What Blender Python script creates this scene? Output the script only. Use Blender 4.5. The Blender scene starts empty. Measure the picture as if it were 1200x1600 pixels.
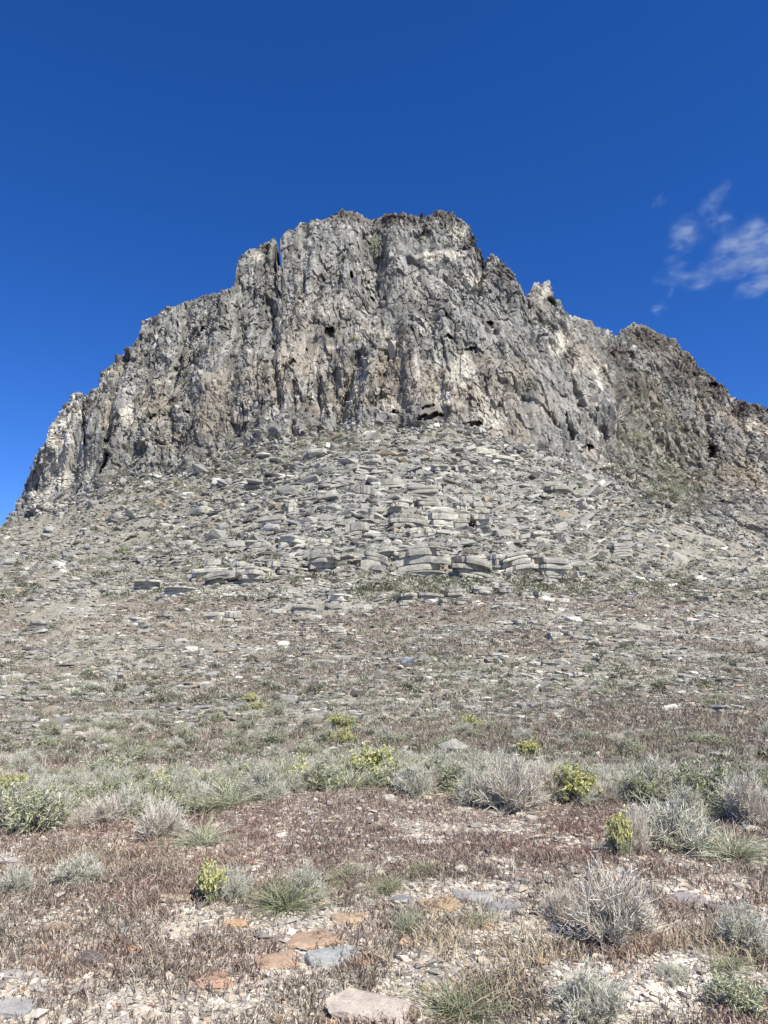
import bpy, bmesh, math, random
import numpy as np
from mathutils import Vector, Matrix, noise as mnoise

R = math.radians
scn = bpy.context.scene
COL = scn.collection
rng = np.random.default_rng(7)
random.seed(7)

# ------------------------------------------------------------------ camera
EYE = 1.6
PITCH = R(10.0)
VFOV = R(70.0)
FPX = 800.0 / math.tan(VFOV / 2)
cam = bpy.data.cameras.new("camera")
cam.sensor_fit = 'VERTICAL'
cam.sensor_height = 24.0
cam.lens = 12.0 / math.tan(VFOV / 2)
cam.clip_start = 0.05
cam.clip_end = 20000
camo = bpy.data.objects.new("camera", cam)
camo.location = (0, 0, EYE)
camo.rotation_euler = (R(90) + PITCH, 0, 0)
COL.objects.link(camo)
scn.camera = camo
scn.render.resolution_x = 768
scn.render.resolution_y = 1024

# ------------------------------------------------------------------ sky, sun, exposure
SUN_EL = R(52)
SUN_AZ = R(140)          # clockwise from the view direction (+Y): to the right, a little behind the camera
world = bpy.data.worlds.new("World")
scn.world = world
world.use_nodes = True
wn, wl = world.node_tree.nodes, world.node_tree.links
bg = wn['Background']
sky = wn.new('ShaderNodeTexSky')
sky.sky_type = 'NISHITA'
sky.sun_disc = False
sky.sun_elevation = SUN_EL
sky.sun_rotation = SUN_AZ
sky.altitude = 1900
sky.air_density = 1.0
sky.dust_density = 0.0
sky.ozone_density = 3.0
hs = wn.new('ShaderNodeHueSaturation')
hs.inputs['Saturation'].default_value = 1.3
hs.inputs['Value'].default_value = 1.0
wl.new(sky.outputs[0], hs.inputs['Color'])
wb = wn.new('ShaderNodeVectorMath'); wb.operation = 'MULTIPLY'; wb.inputs[1].default_value = (0.76, 0.82, 1.20)   # camera white balance of the sky
wl.new(hs.outputs[0], wb.inputs[0])
wl.new(wb.outputs[0], bg.inputs['Color'])
bg.inputs['Strength'].default_value = 0.09

sun = bpy.data.lights.new("sun", 'SUN')
sun.energy = 5.0
sun.angle = R(0.5)
sun.color = (1.0, 0.955, 0.85)
suno = bpy.data.objects.new("sun", sun)
sd = Vector((math.cos(SUN_EL) * math.sin(SUN_AZ), math.cos(SUN_EL) * math.cos(SUN_AZ), math.sin(SUN_EL)))
suno.rotation_euler = sd.to_track_quat('Z', 'Y').to_euler()
suno.location = sd * 100
COL.objects.link(suno)
scn.view_settings.view_transform = 'Standard'
scn.view_settings.look = 'None'
scn.view_settings.exposure = 0.6
scn.view_settings.gamma = 1.0

# ------------------------------------------------------------------ numpy noise
def _hash(ix, iy, iz, seed):
    h = (ix.astype(np.int64) * 374761393 + iy.astype(np.int64) * 668265263 + iz.astype(np.int64) * 2147483647 + seed * 1274126177) & 0xffffffff
    h = ((h ^ (h >> 13)) * 1274126177) & 0xffffffff
    h = ((h ^ (h >> 16)) * 2246822519) & 0xffffffff
    h = (h ^ (h >> 15)) & 0xffffffff
    return h

def _rnd(ix, iy, iz, seed):
    return _hash(ix, iy, iz, seed).astype(np.float64) / 4294967295.0

def vnoise(x, y, z, seed=0):
    x = x + 1000.37; y = y + 1000.71; z = z + 1000.13
    ix = np.floor(x); iy = np.floor(y); iz = np.floor(z)
    fx = x - ix; fy = y - iy; fz = z - iz
    fx = fx * fx * (3 - 2 * fx); fy = fy * fy * (3 - 2 * fy); fz = fz * fz * (3 - 2 * fz)
    out = 0
    for dx in (0, 1):
        wx = fx if dx else 1 - fx
        for dy in (0, 1):
            wy = fy if dy else 1 - fy
            for dz in (0, 1):
                wz = fz if dz else 1 - fz
                out = out + wx * wy * wz * _rnd(ix + dx, iy + dy, iz + dz, seed)
    return out * 2 - 1

def fbm(x, y, z, octv=4, seed=0, gain=0.5):
    a, s, o, f = 1.0, 0.0, 0, 1.0
    for i in range(octv):
        o = o + a * vnoise(x * f, y * f, z * f, seed + i * 17)
        s += a; a *= gain; f *= 2.03
    return o / s * 1.4

def worley(x, y, z, seed=0):
    """F1, F2, per-cell random, offset from the nearest cell centre"""
    x = x + 500; y = y + 500; z = z + 500
    ix = np.floor(x); iy = np.floor(y); iz = np.floor(z)
    f1 = np.full(x.shape, 9.0); f2 = np.full(x.shape, 9.0)
    rid = np.zeros(x.shape); ox = np.zeros(x.shape); oy = np.zeros(x.shape); oz = np.zeros(x.shape)
    for dx in (-1, 0, 1):
        for dy in (-1, 0, 1):
            for dz in (-1, 0, 1):
                cx, cy, cz = ix + dx, iy + dy, iz + dz
                h = _hash(cx, cy, cz, seed)
                rx = cx + ((h & 1023) / 1023.0) - x
                ry = cy + (((h >> 10) & 1023) / 1023.0) - y
                rz = cz + (((h >> 20) & 1023) / 1023.0) - z
                d = np.sqrt(rx * rx + ry * ry + rz * rz)
                c = d < f1
                f2 = np.where(c, f1, np.minimum(f2, d))
                f1 = np.where(c, d, f1)
                rid = np.where(c, ((h * 2654435761) & 0xffff) / 65535.0, rid)
                ox = np.where(c, rx, ox); oy = np.where(c, ry, oy); oz = np.where(c, rz, oz)
    return f1, f2, rid, ox, oy, oz

def sstep(a, b, x):
    t = np.clip((x - a) / (b - a), 0, 1)
    return t * t * (3 - 2 * t)

# ------------------------------------------------------------------ helpers for objects
def tag(o, label=None, cat=None, group=None, kind=None):
    if label: o['label'] = label
    if cat: o['category'] = cat
    if group: o['group'] = group
    if kind: o['kind'] = kind
    return o

def new_obj(name, me, parent=None):
    o = bpy.data.objects.new(name, me)
    COL.objects.link(o)
    if parent: o.parent = parent
    return o

def make_mesh(name, V, F, mat, col=None, smooth=False):
    """V (n,3); F (m,k) index array or a list of such arrays; col (n,3) vertex base colour"""
    me = bpy.data.meshes.new(name)
    Fs = F if isinstance(F, list) else [F]
    Fs = [f for f in Fs if len(f)]
    tot = np.concatenate([np.full(len(f), f.shape[1], dtype=np.int32) for f in Fs])
    idx = np.concatenate([f.ravel() for f in Fs]).astype(np.int32)
    me.vertices.add(len(V)); me.loops.add(len(idx)); me.polygons.add(len(tot))
    me.vertices.foreach_set('co', np.asarray(V, dtype=np.float32).ravel())
    me.loops.foreach_set('vertex_index', idx)
    st = np.zeros(len(tot), dtype=np.int32); st[1:] = np.cumsum(tot)[:-1]
    me.polygons.foreach_set('loop_start', st)
    me.polygons.foreach_set('loop_total', tot)
    me.polygons.foreach_set('use_smooth', np.full(len(tot), smooth, dtype=bool))
    if col is not None:
        a = me.attributes.new('col', 'FLOAT_COLOR', 'POINT')
        c4 = np.ones((len(V), 4), dtype=np.float32); c4[:, :3] = col
        a.data.foreach_set('color', c4.ravel())
    me.update(calc_edges=True)
    if mat: me.materials.append(mat)
    return me

def material(name, base=None, attr=True, rough=0.95, noise=((3.0, 0.25),), bump=(), rand=0.0, trans=0.0, tint=None, spec=0.15, stretch=None):
    """base colour = vertex attribute (or base) x (1 +- noise); bump = ((scale, strength, distance), ...)"""
    m = bpy.data.materials.new(name); m.use_nodes = True
    N, L = m.node_tree.nodes, m.node_tree.links
    b = N['Principled BSDF']
    b.inputs['Roughness'].default_value = rough
    b.inputs['Specular IOR Level'].default_value = spec
    geo = N.new('ShaderNodeNewGeometry')
    vec = geo.outputs['Position']
    if stretch:
        mp = N.new('ShaderNodeMapping'); mp.inputs['Scale'].default_value = stretch
        L.new(vec, mp.inputs['Vector']); vec = mp.outputs[0]
    if attr:
        a = N.new('ShaderNodeAttribute'); a.attribute_name = 'col'; cur = a.outputs['Color']
    else:
        a = N.new('ShaderNodeRGB'); a.outputs[0].default_value = (*base, 1); cur = a.outputs[0]
    for sc, am in noise:
        n = N.new('ShaderNodeTexNoise'); n.inputs['Scale'].default_value = sc
        n.inputs['Detail'].default_value = 5; n.inputs['Roughness'].default_value = 0.65
        L.new(vec, n.inputs['Vector'])
        mr = N.new('ShaderNodeMapRange')
        mr.inputs['From Min'].default_value = 0.3; mr.inputs['From Max'].default_value = 0.7
        mr.inputs['To Min'].default_value = 1 - am; mr.inputs['To Max'].default_value = 1 + am
        L.new(n.outputs['Fac'], mr.inputs['Value'])
        mx = N.new('ShaderNodeVectorMath'); mx.operation = 'SCALE'
        L.new(cur, mx.inputs[0]); L.new(mr.outputs[0], mx.inputs['Scale']); cur = mx.outputs[0]
    if rand:
        oi = N.new('ShaderNodeObjectInfo')
        mr = N.new('ShaderNodeMapRange'); mr.inputs['To Min'].default_value = 1 - rand; mr.inputs['To Max'].default_value = 1 + rand
        L.new(oi.outputs['Random'], mr.inputs['Value'])
        mx = N.new('ShaderNodeVectorMath'); mx.operation = 'SCALE'
        L.new(cur, mx.inputs[0]); L.new(mr.outputs[0], mx.inputs['Scale']); cur = mx.outputs[0]
    L.new(cur, b.inputs['Base Color'])
    nrm = None
    for sc, st, di in bump:
        n = N.new('ShaderNodeTexNoise'); n.inputs['Scale'].default_value = sc
        n.inputs['Detail'].default_value = 6; n.inputs['Roughness'].default_value = 0.7
        L.new(vec, n.inputs['Vector'])
        bp = N.new('ShaderNodeBump'); bp.inputs['Strength'].default_value = st; bp.inputs['Distance'].default_value = di
        L.new(n.outputs['Fac'], bp.inputs['Height'])
        if nrm: L.new(nrm, bp.inputs['Normal'])
        nrm = bp.outputs['Normal']
    if nrm: L.new(nrm, b.inputs['Normal'])
    if trans:
        tr = N.new('ShaderNodeBsdfTranslucent'); L.new(cur, tr.inputs['Color'])
        ms = N.new('ShaderNodeMixShader'); ms.inputs[0].default_value = trans
        L.new(b.outputs[0], ms.inputs[1]); L.new(tr.outputs[0], ms.inputs[2])
        L.new(ms.outputs[0], N['Material Output'].inputs['Surface'])
    return m

M_cliff = material('limestone', noise=((1.7, 0.22), (7.0, 0.14)), bump=((2.5, 0.7, 0.4), (9.0, 0.6, 0.15)))
M_ground = material('hillside_soil', noise=((1.3, 0.15), (9.0, 0.22), (60.0, 0.18)), bump=((2.5, 0.4, 0.12), (25.0, 0.6, 0.03), (120.0, 0.5, 0.006)))
M_rock = material('pale_limestone_block', noise=((1.5, 0.18), (9.0, 0.18)), bump=((5.0, 0.7, 0.10), (30.0, 0.6, 0.02)), rand=0.14)
M_stone = material('weathered_stone', noise=((14.0, 0.22), (90.0, 0.2)), bump=((18.0, 0.8, 0.02), (110.0, 0.6, 0.004)), rand=0.08)
M_chip = material('gravel_chips', noise=((60.0, 0.15),))
M_blade = material('dry_grass', noise=(), trans=0.16)
M_leaf = material('sage_leaf', noise=(), trans=0.25, rand=0.12)
M_twig = material('twig_bark', noise=((60.0, 0.12),), rand=0.08)

# ------------------------------------------------------------------ the land: from pixel + distance to a point
cp, sp = math.cos(PITCH), math.sin(PITCH)
def ray(px, py):
    xc = (px - 600.0) / FPX; yc = (800.0 - py) / FPX
    return xc, cp - yc * sp, sp + yc * cp

def py_of(y, z):
    """picture row of a point on the centre line at distance y and height z"""
    dz = z - EYE
    f = y * cp + dz * sp; u = -y * sp + dz * cp
    return 800 - FPX * u / f

CTRL = []
def ctl(px, *pairs):
    for py, Y in pairs: CTRL.append((px, py, Y))
ctl(600, (1218, 9), (1165, 14), (1100, 20), (1050, 27), (1001, 35), (950, 45), (900, 56), (850, 68), (800, 80), (750, 95), (700, 112), (670, 122), (600, 128), (500, 137), (400, 148), (335, 158))
ctl(0, (1218, 9.3), (1165, 14.5), (1100, 21.5), (1050, 30), (1001, 40), (950, 54), (900, 78), (850, 122), (830, 150))
ctl(250, (1165, 14.2), (1050, 28), (950, 49), (900, 66), (850, 86), (800, 108), (745, 131), (700, 136), (600, 147), (500, 160))
ctl(100, (780, 146), (700, 152), (640, 160))
ctl(400, (690, 125), (600, 133), (500, 143), (400, 156))
ctl(750, (690, 120), (600, 128), (500, 138), (420, 150))
ctl(850, (715, 124), (600, 134), (500, 147), (445, 156))
ctl(950, (1165, 14.2), (1050, 28), (950, 49), (900, 63), (850, 80), (800, 100), (765, 122), (650, 143), (560, 162))
ctl(1200, (1218, 9.3), (1165, 14.5), (1100, 21.5), (1050, 30), (1001, 41), (950, 58), (900, 82), (860, 112), (700, 175), (640, 192))
ctl(1080, (820, 108), (700, 165), (580, 190))
ctl(1000, (505, 195))
ctl(-600, (1218, 10), (1100, 25), (1001, 55), (900, 130), (860, 190))
ctl(1800, (1218, 10), (1100, 25), (1001, 55), (900, 130), (700, 230))
CT = np.array(CTRL, dtype=float)
_cx = CT[:, 0] / 600; _cy = CT[:, 1] / 300
def _phi(d): return d                                  # biharmonic-like, shape following
_n = len(CT)
_D = np.sqrt((_cx[:, None] - _cx[None]) ** 2 + (_cy[:, None] - _cy[None]) ** 2)
_A = np.zeros((_n + 3, _n + 3)); _A[:_n, :_n] = np.sqrt(_D ** 2 + 0.04) ; _A[:_n, :_n] += np.eye(_n) * -0.004
_A[:_n, _n] = 1; _A[:_n, _n + 1] = _cx; _A[:_n, _n + 2] = _cy; _A[_n:, :_n] = _A[:_n, _n:].T
_w = np.linalg.solve(_A, np.concatenate([np.log(CT[:, 2]), np.zeros(3)]))
def depth0(px, py):
    sh = px.shape; x = px.ravel() / 600; y = py.ravel() / 300
    out = _w[_n] + _w[_n + 1] * x + _w[_n + 2] * y
    for i in range(_n):
        out = out + _w[i] * np.sqrt((x - _cx[i]) ** 2 + (y - _cy[i]) ** 2 + 0.04)
    return np.exp(out).reshape(sh)

CREST = [(-1500, 930), (-600, 872), (-200, 846), (-20, 834), (0, 830), (7, 823), (23, 803), (43, 773), (50, 747), (67, 713), (80, 693), (82, 680), (93, 657), (107, 640), (115, 622), (123, 615), (135, 617), (137, 627), (138.5, 634), (142, 618), (157, 607), (163, 590), (173, 573), (193, 557), (217, 540), (220, 527), (227, 518), (228, 507), (240, 498), (257, 495), (258, 487), (277, 480), (300, 470), (320, 460), (340, 457), (363, 452), (367, 445), (371, 431), (375, 410), (383, 397), (392, 389), (402, 389), (410, 381), (427, 377), (432, 377), (434, 384), (435.5, 414), (440.5, 414), (442.5, 372), (450, 364), (471, 356), (492, 347), (517, 343), (529, 335), (550, 330), (562, 335), (575, 341), (587, 343), (600, 336), (621, 337), (642, 339), (660, 345), (667, 339), (683, 334), (704, 336), (721, 345), (733, 356), (740, 372), (744, 391), (752, 402), (754, 414), (760, 408), (767, 405), (775, 405), (783, 420), (796, 427), (806, 437), (815, 456), (818, 467), (824, 464), (829, 454), (835, 441), (842, 442), (846, 447), (851, 441), (857, 440), (859, 452), (864, 471), (868, 469), (874, 471), (879, 488), (892, 496), (919, 503), (922, 511), (934, 512), (952, 520), (956, 526), (966, 526), (971, 514), (990, 505), (1009, 509), (1027, 522), (1050, 533), (1061, 548), (1084, 557), (1089, 574), (1102, 578), (1117, 595), (1140, 621), (1147, 625), (1162, 632), (1185, 633), (1200, 644), (1300, 700), (1500, 760), (1900, 840), (2700, 900)]
BASE = [(-1500, 940), (-300, 856), (0, 838), (60, 803), (130, 775), (200, 752), (300, 737), (345, 715), (400, 698), (460, 684), (540, 672), (620, 668), (700, 668), (780, 690), (850, 716), (900, 738), (960, 768), (1010, 795), (1060, 812), (1130, 832), (1200, 862), (1500, 900), (2700, 960)]
CX, CY = np.array(CREST).T; BX, BY = np.array(BASE).T

# columns: fine inside the picture, coarse outside
cols = np.concatenate([np.linspace(-1500, -160, 60, endpoint=False), np.linspace(-160, -12, 60, endpoint=False), np.arange(-12, 1212, 1.12), np.linspace(1213, 1360, 60), np.linspace(1380, 2700, 60)])
NC = len(cols)
crest = np.interp(cols, CX, CY) + 2.2 * vnoise(cols / 2.6, cols * 0, cols * 0, 5) + 1.8 * vnoise(cols / 7.0, cols * 0, cols * 0, 6)
base = np.interp(cols, BX, BY) + 6 * vnoise(cols / 24.0, cols * 0, cols * 0, 8) + 3 * vnoise(cols / 9.0, cols * 0, cols * 0, 9)
base = np.maximum(base, crest + 3)
FG = 1225.0                                             # picture row where the flat foreground ends
# rows
Yfg = np.concatenate([np.linspace(-9, 1.5, 14, endpoint=False), np.linspace(1.5, 3.0, 14, endpoint=False), np.exp(np.linspace(math.log(3.0), math.log(8.6), 230))])
pyfg = np.where(Yfg > 0.8, py_of(np.maximum(Yfg, 0.8), 0.0), 4000)
n_sl, n_cl, n_bk = 430, 560, 14
rows_PY = []
NFG = len(Yfg)
PY = np.zeros((NFG + n_sl + n_cl, NC))
PY[:NFG] = np.minimum(pyfg, 4000)[:, None]
last = pyfg[-1]
t = np.linspace(0, 1, n_sl + 1)[1:]
PY[NFG:NFG + n_sl] = last + (base[None] - last) * t[:, None]
t = np.linspace(0, 1, n_cl + 1)[1:]
PY[NFG + n_sl:] = base[None] + (crest[None] - base[None]) * t[:, None]
PX = np.broadcast_to(cols[None], PY.shape).copy()

Yd = np.zeros(PY.shape)
Yd[NFG:] = depth0(PX[NFG:], PY[NFG:])
# blend of the flat foreground into the slope
pl = EYE / np.maximum(-(ray(600, PY[NFG:])[2] / ray(600, PY[NFG:])[1]), 0.02)
bl = sstep(1228, 1175, PY[NFG:])
Yd[NFG:] = np.exp(np.log(np.minimum(pl, 30)) * (1 - bl) + np.log(Yd[NFG:]) * bl)
Yd[:NFG] = Yfg[:, None]

# buttress in front of the rear ridge: the rear ridge stands back behind this edge
ex = np.interp(PY, [480, 560, 620, 690, 740, 790], [878, 925, 960, 990, 1010, 1035])
rear = sstep(-4, 26, PX - ex) * sstep(830, 760, PY)
Yd += 16 * rear * (PY < 1000)

# carved clefts, gullies and caves (photo positions), pushed back into the rock
def seg_d(px, py, a, b):
    ax, ay = a; bx, by = b
    L = (bx - ax) ** 2 + (by - ay) ** 2
    t = np.clip(((px - ax) * (bx - ax) + (py - ay) * (by - ay)) / L, 0, 1)
    return np.hypot(px - ax - t * (bx - ax), py - ay - t * (by - ay)), t
CLEFTS = [((752, 408), (746, 470), 5, 5.0), ((438, 384), (430, 425), 4, 5.0), ((421, 395), (415, 420), 3, 2.5), ((138, 622), (131, 690), 3, 4.0), ((578, 345), (590, 480), 22, 4.0), ((378, 500), (382, 560), 4, 2.0),
          ((815, 460), (830, 540), 8, 2.5), ((955, 525), (985, 640), 14, 5.0), ((560, 560), (520, 690), 8, 3.0), ((462, 600), (460, 680), 3, 2.0), ((499, 590), (497, 680), 3, 1.5), ((155, 750), (170, 715), 5, 4.0), ((612, 560), (585, 640), 5, 2.0), ((690, 540), (700, 600), 4, 1.5), ((575, 745), (580, 800), 4, 1.2), ((1040, 560), (1060, 640), 8, 3), ((880, 650), (890, 690), 4, 2.0), ((245, 610), (225, 690), 9, -3.0), ((640, 520), (655, 650), 20, -5.0), ((690, 500), (705, 640), 9, -2.5), ((585, 560), (560, 680), 8, -2.5), ((640, 404), (700, 402), 6, -1.4), ((700, 402), (745, 450), 6, -1.4), ((640, 416), (735, 462), 5, 1.2), ((770, 590), (1000, 770), 5, 1.3), ((800, 560), (960, 690), 4, 1.0), ((480, 370), (474, 470), 5, 2.5), ((300, 480), (270, 620), 6, 3), ((200, 560), (170, 690), 5, 3), ((420, 470), (440, 640), 5, 2.5), ((860, 480), (900, 640), 6, 3), ((1080, 590), (1120, 760), 6, 3), ((1150, 640), (1180, 800), 6, 3), ((345, 470), (320, 600), 18, -2.0), ((1005, 520), (1010, 560), 20, -4)]
CAVES = [(517, 527, 7, 8, 5), (549, 437, 4, 7, 4), (700, 532, 8, 4, 3.0), (735, 553, 14, 5, 3.5), (1107, 711, 9, 13, 7), (912, 707, 9, 6, 4), (945, 741, 13, 5, 5), (765, 510, 5, 5, 2.5), (824, 508, 4, 6, 3), (580, 468, 4, 4, 2.5), (345, 735, 7, 4, 2), (300, 650, 6, 4, 2.5), (241, 653, 9, 3, 2), (254, 695, 9, 3, 2), (315, 515, 4, 4, 2.5), (370, 482, 3, 4, 2), (617, 653, 6, 4, 3), (672, 654, 16, 4, 3.5), (738, 664, 14, 4, 4), (670, 640, 10, 3, 3), (165, 690, 6, 5, 2), (950, 560, 8, 7, 4), (1110, 605, 7, 7, 5), (1048, 670, 3, 8, 3), (1080, 565, 5, 5, 2), (858, 475, 4, 4, 2), (480, 546, 3, 3, 2), (460, 575, 4, 6, 2), (430, 545, 3, 3, 2), (790, 705, 7, 4, 2), (1009, 578, 4, 8, 2.5), (575, 440, 5, 3, 2), (640, 476, 4, 3, 1.5)]
wx = 3 * vnoise(PX / 9, PY / 9, PX * 0, 31); wy = 3 * vnoise(PX / 9, PY / 9, PX * 0, 32)
carve = np.zeros(PY.shape)
for a, b, w, dpt in CLEFTS:
    d, t_ = seg_d(PX + wx, PY + wy, a, b)
    carve += dpt * np.exp(-(d / w) ** 2)
for cx_, cy_, rx_, ry_, dpt in CAVES:
    q = np.hypot((PX + 1.3 * wx - cx_) / rx_, (PY + 1.3 * wy - cy_) / ry_) + .35 * vnoise(PX / 3.5, PY / 3.5, PX * 0, 33)
    carve += 0.85 * dpt * sstep(1.15, 0.6, q)
# normals of the smooth base surface
def normals(X, Y, Z):
    ax, ay, az = [np.gradient(q, axis=1) for q in (X, Y, Z)]
    bx, by, bz = [np.gradient(q, axis=0) for q in (X, Y, Z)]
    nx = ay * bz - az * by; ny = az * bx - ax * bz; nz = ax * by - ay * bx
    l = np.sqrt(nx * nx + ny * ny + nz * nz) + 1e-12
    s = np.sign(nz); s[s == 0] = 1
    # the outward side faces the camera
    f = np.where((nx * X + ny * Y + nz * (Z - EYE)) > 0, -1.0, 1.0)
    return nx / l * f, ny / l * f, nz / l * f
_T = Yd / ray(PX, PY)[1]
_X = ray(PX, PY)[0] * _T; _X[:NFG] = PX[:NFG] / 100.
nx, ny, nz = normals(_X, Yd, EYE + ray(PX, PY)[2] * _T)
nx[:NFG] = 0; ny[:NFG] = -.2; nz[:NFG] = 1
Yd += carve

dx_, dy_, dz_ = ray(PX, PY)
T = Yd / dy_
X = dx_ * T; Yw = Yd.copy(); Z = EYE + dz_ * T
g = np.where(Yfg > 3.0, Yfg, 3.0 + (3.0 - Yfg) * 0.4)
X[:NFG] = ((cols - 600) / FPX)[None] * (g * cp + 0.0)[:, None] / 1.0
# on the flat, keep x consistent with the picture column
dep = np.maximum(Yfg, 3.0) * cp - EYE * sp
X[:NFG] = ((cols - 600) / FPX)[None] * (dep + np.where(Yfg < 3, (3 - Yfg) * 0.4, 0))[:, None]
Z[:NFG] = 0.0

# masks
rock_core = sstep(0, 1, 1.25 - np.hypot((PX - 640) / 330, (PY - 790) / 130)) * (PY < 1000)   # bedded outcrop below the cliff
incl = np.zeros(PY.shape, bool); incl[NFG + n_sl:] = True
cliffw = np.zeros(PY.shape); tt = np.linspace(0, 1, n_cl); cliffw[NFG + n_sl:] = sstep(0, 0.05, tt)[:, None]

# ---- relief of the cliff
def cliff_relief(x, y, z, px, py):
    w1 = fbm(x / 9, y / 9, z / 14, 3, 41); w2 = fbm(x / 9, y / 9, z / 14, 3, 42)
    xx = x + 2.5 * w1; zz = z + 2.0 * w2
    fl = 1 - np.abs(vnoise(xx / 9, y / 14, zz / 45, 51)) * 2
    fl2 = 1 - np.abs(vnoise(xx / 3.8, y / 7, zz / 22, 52)) * 2
    d = 4.0 * fl + 2.0 * fl2
    base_d = d.copy()
    colv = np.zeros(x.shape)
    def rn(r, k): return np.mod(r * 7919.0 * (k + 1) + 0.37 * k, 1.0) - 0.5
    pit = 0
    f1, f2, r, ox, oy, oz = worley(xx / 2.8, y / 6, zz / 7.5, 61)
    d += (r - 0.5) * 2.2 + ox * 2.4 * rn(r, 1) + oz * 2.4 * (rn(r, 2) + .2)
    colv += (r - 0.5) * 0.16
    xs = x + 0.25 * vnoise(x / 3, y / 3, z / 3, 43) + 0.10 * z; zs = z + 0.25 * vnoise(x / 3, y / 3, z / 3, 44)
    f1, f2, r, ox, oy, oz = worley(xs / 1.05, y / 2.4, zs / 4.2, 62)
    d += (r - 0.5) * 1.8 + oz * 1.7 * (rn(r, 1) + .15) + ox * 2.0 * rn(r, 2)
    d -= 3.2 * sstep(0.44, 0.5, rn(r, 3)) * sstep(.42, .25, f1)
    colv += rn(r, 4) * 0.30
    f1, f2, r, ox, oy, oz = worley((xs - .1 * z) / 0.55, y / 1.1, zs / 1.9, 63)
    d += (r - 0.5) * 0.9 + oz * 0.8 * (rn(r, 1) + .15) + ox * 0.6 * rn(r, 2)
    d -= 2.0 * sstep(0.45, 0.5, rn(r, 3)) * sstep(.5, .3, f1)
    colv += rn(r, 4) * 0.34
    f1, f2, r, ox, oy, oz = worley(x / 0.34, y / 0.8, z / 0.9, 64)
    d += rn(r, 2) * 0.30
    colv += rn(r, 4) * 0.26
    gr_ = 1 - np.abs(vnoise((xs - .1 * z) / 0.7, y / 2, zs / 6, 65)) * 2
    d += 0.35 * gr_
    colv += 0.16 * gr_
    # bedding ledges with overhanging lips, strong near the base and the crest
    led = np.clip(sstep(640, 670, py) * (np.abs(px - 700) < 170) + 0.55 * sstep(-0.1, 0.6, vnoise(x / 25, y / 25, z / 18, 45)) + 0.8 * sstep(26, 4, py - np.interp(px, CX, CY)), 0, 1)
    s = (z + 0.06 * x + 0.7 * fbm(x / 6, y / 6, z / 6, 2, 46)) / 1.55
    s = s - np.floor(s)
    d += led * (0.9 * s ** 2 - 0.4)
    d += 0.14 * fbm(x / 0.9, y / 0.9, z / 0.9, 3, 47)
    calm = 0.38 + 0.70 * sstep(-.35, .35, fbm(x / 13, y / 13, z / 17, 3, 48))
    calm = np.maximum(calm, 1.0 * sstep(860, 980, px))
    return (d - base_d) * calm + base_d, colv * (0.6 + 0.4 * calm)

iy0 = NFG + n_sl - 40
sub = (slice(iy0, None), slice(None))
rel, cv = cliff_relief(X[sub], Yw[sub], Z[sub], PX[sub], PY[sub])
fade = cliffw[sub]
near_crest = np.ones(PY.shape); near_crest[NFG + n_sl:] = (0.2 + 0.8 * sstep(1.0, 0.975, tt))[:, None]
narrow = np.clip((base - crest) / 60.0, 0.05, 1)[None]
amp = 0.39 * fade * near_crest[sub] * narrow
# outward push direction: smoothed normal mixed with the horizontal towards the viewer
ux = 0.45 * nx[sub]; uy = 0.45 * ny[sub] - 0.6; uz = 0.45 * nz[sub]
X[sub] += rel * amp * ux; Yw[sub] += rel * amp * uy; Z[sub] += rel * amp * uz

YAW = np.clip(np.arctan2(nx, -ny), -1.0, 1.0)      # direction of the level line on the slope, for beds and slabs
# ---- relief of the slope
sl = (slice(NFG, NFG + n_sl + 6), slice(None))
x, y, z, px, py = X[sl], Yw[sl], Z[sl], PX[sl], PY[sl]
dist = y
sc_f = np.clip(dist / 90.0, 0.12, 1.2)
und = 0.5 * fbm(x / 14, y / 14, x * 0, 3, 71) * np.clip((dist - 10) / 40, 0, 1) * 1.6
f1, f2, r1, ox, oy, oz = worley((x + 1.0 * vnoise(x / 4, y / 4, x * 0, 74)) / 3.4, y / 2.6, z * 0 + 0.5, 72)
blk = (r1 - 0.5) * 1.5 - 0.7 * sstep(0.12, 0, f2 - f1) + oy * 0.5
f1, f2, r2, ox, oy, oz = worley((x + 0.5 * vnoise(x / 2, y / 2, x * 0, 75)) / 1.3, y / 1.2, z * 0 + 0.5, 73)
blk2 = (r2 - 0.5) * 0.8 - 0.4 * sstep(0.12, 0, f2 - f1) + oy * 0.25
rc = rock_core[sl]
thin = sstep(0.0, 0.5, fbm(x / 20, y / 9, x * 0, 3, 76)) * 0.5
dz = und + (blk * (0.08 + 0.16 * rc) + blk2 * (0.08 + 0.08 * rc + 0.10 * thin)) * sc_f
s = (z + 0.05 * x + 0.5 * fbm(x / 9, y / 9, x * 0, 2, 77)) / (1.5 * np.clip(sc_f, 0.25, 1))
s = s - np.floor(s)
dz += (rc * 0.22 + 0.10 * thin) * sc_f * (sstep(0.0, 0.18, s) - s) * 0.9
dz += 0.10 * fbm(x / 0.8, y / 0.8, x * 0, 3, 78) * np.clip(dist / 30, 0.3, 2)
fd = sstep(0, 25, np.arange(n_sl + 6))[:, None] * np.ones(NC)[None]
Z[sl] += dz * fd
Yw[sl] -= 0.35 * dz * fd * (rc > 0.1)

# foreground micro relief
x, y = X[:NFG], Yw[:NFG]
hz = 0.05 * fbm(x / 1.6, y / 1.6, x * 0, 3, 81) + 0.018 * fbm(x / 0.25, y / 0.25, x * 0, 3, 82)
# low pale bank at the lower right
hz += 0.10 * np.exp(-(((x - 1.45) / 0.8) ** 2 + ((y - 3.9) / 0.45) ** 2))
wfg = np.ones(NFG); wfg[-25:] = np.linspace(1, 0, 25)
Z[:NFG] += hz * wfg[:, None]

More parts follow.
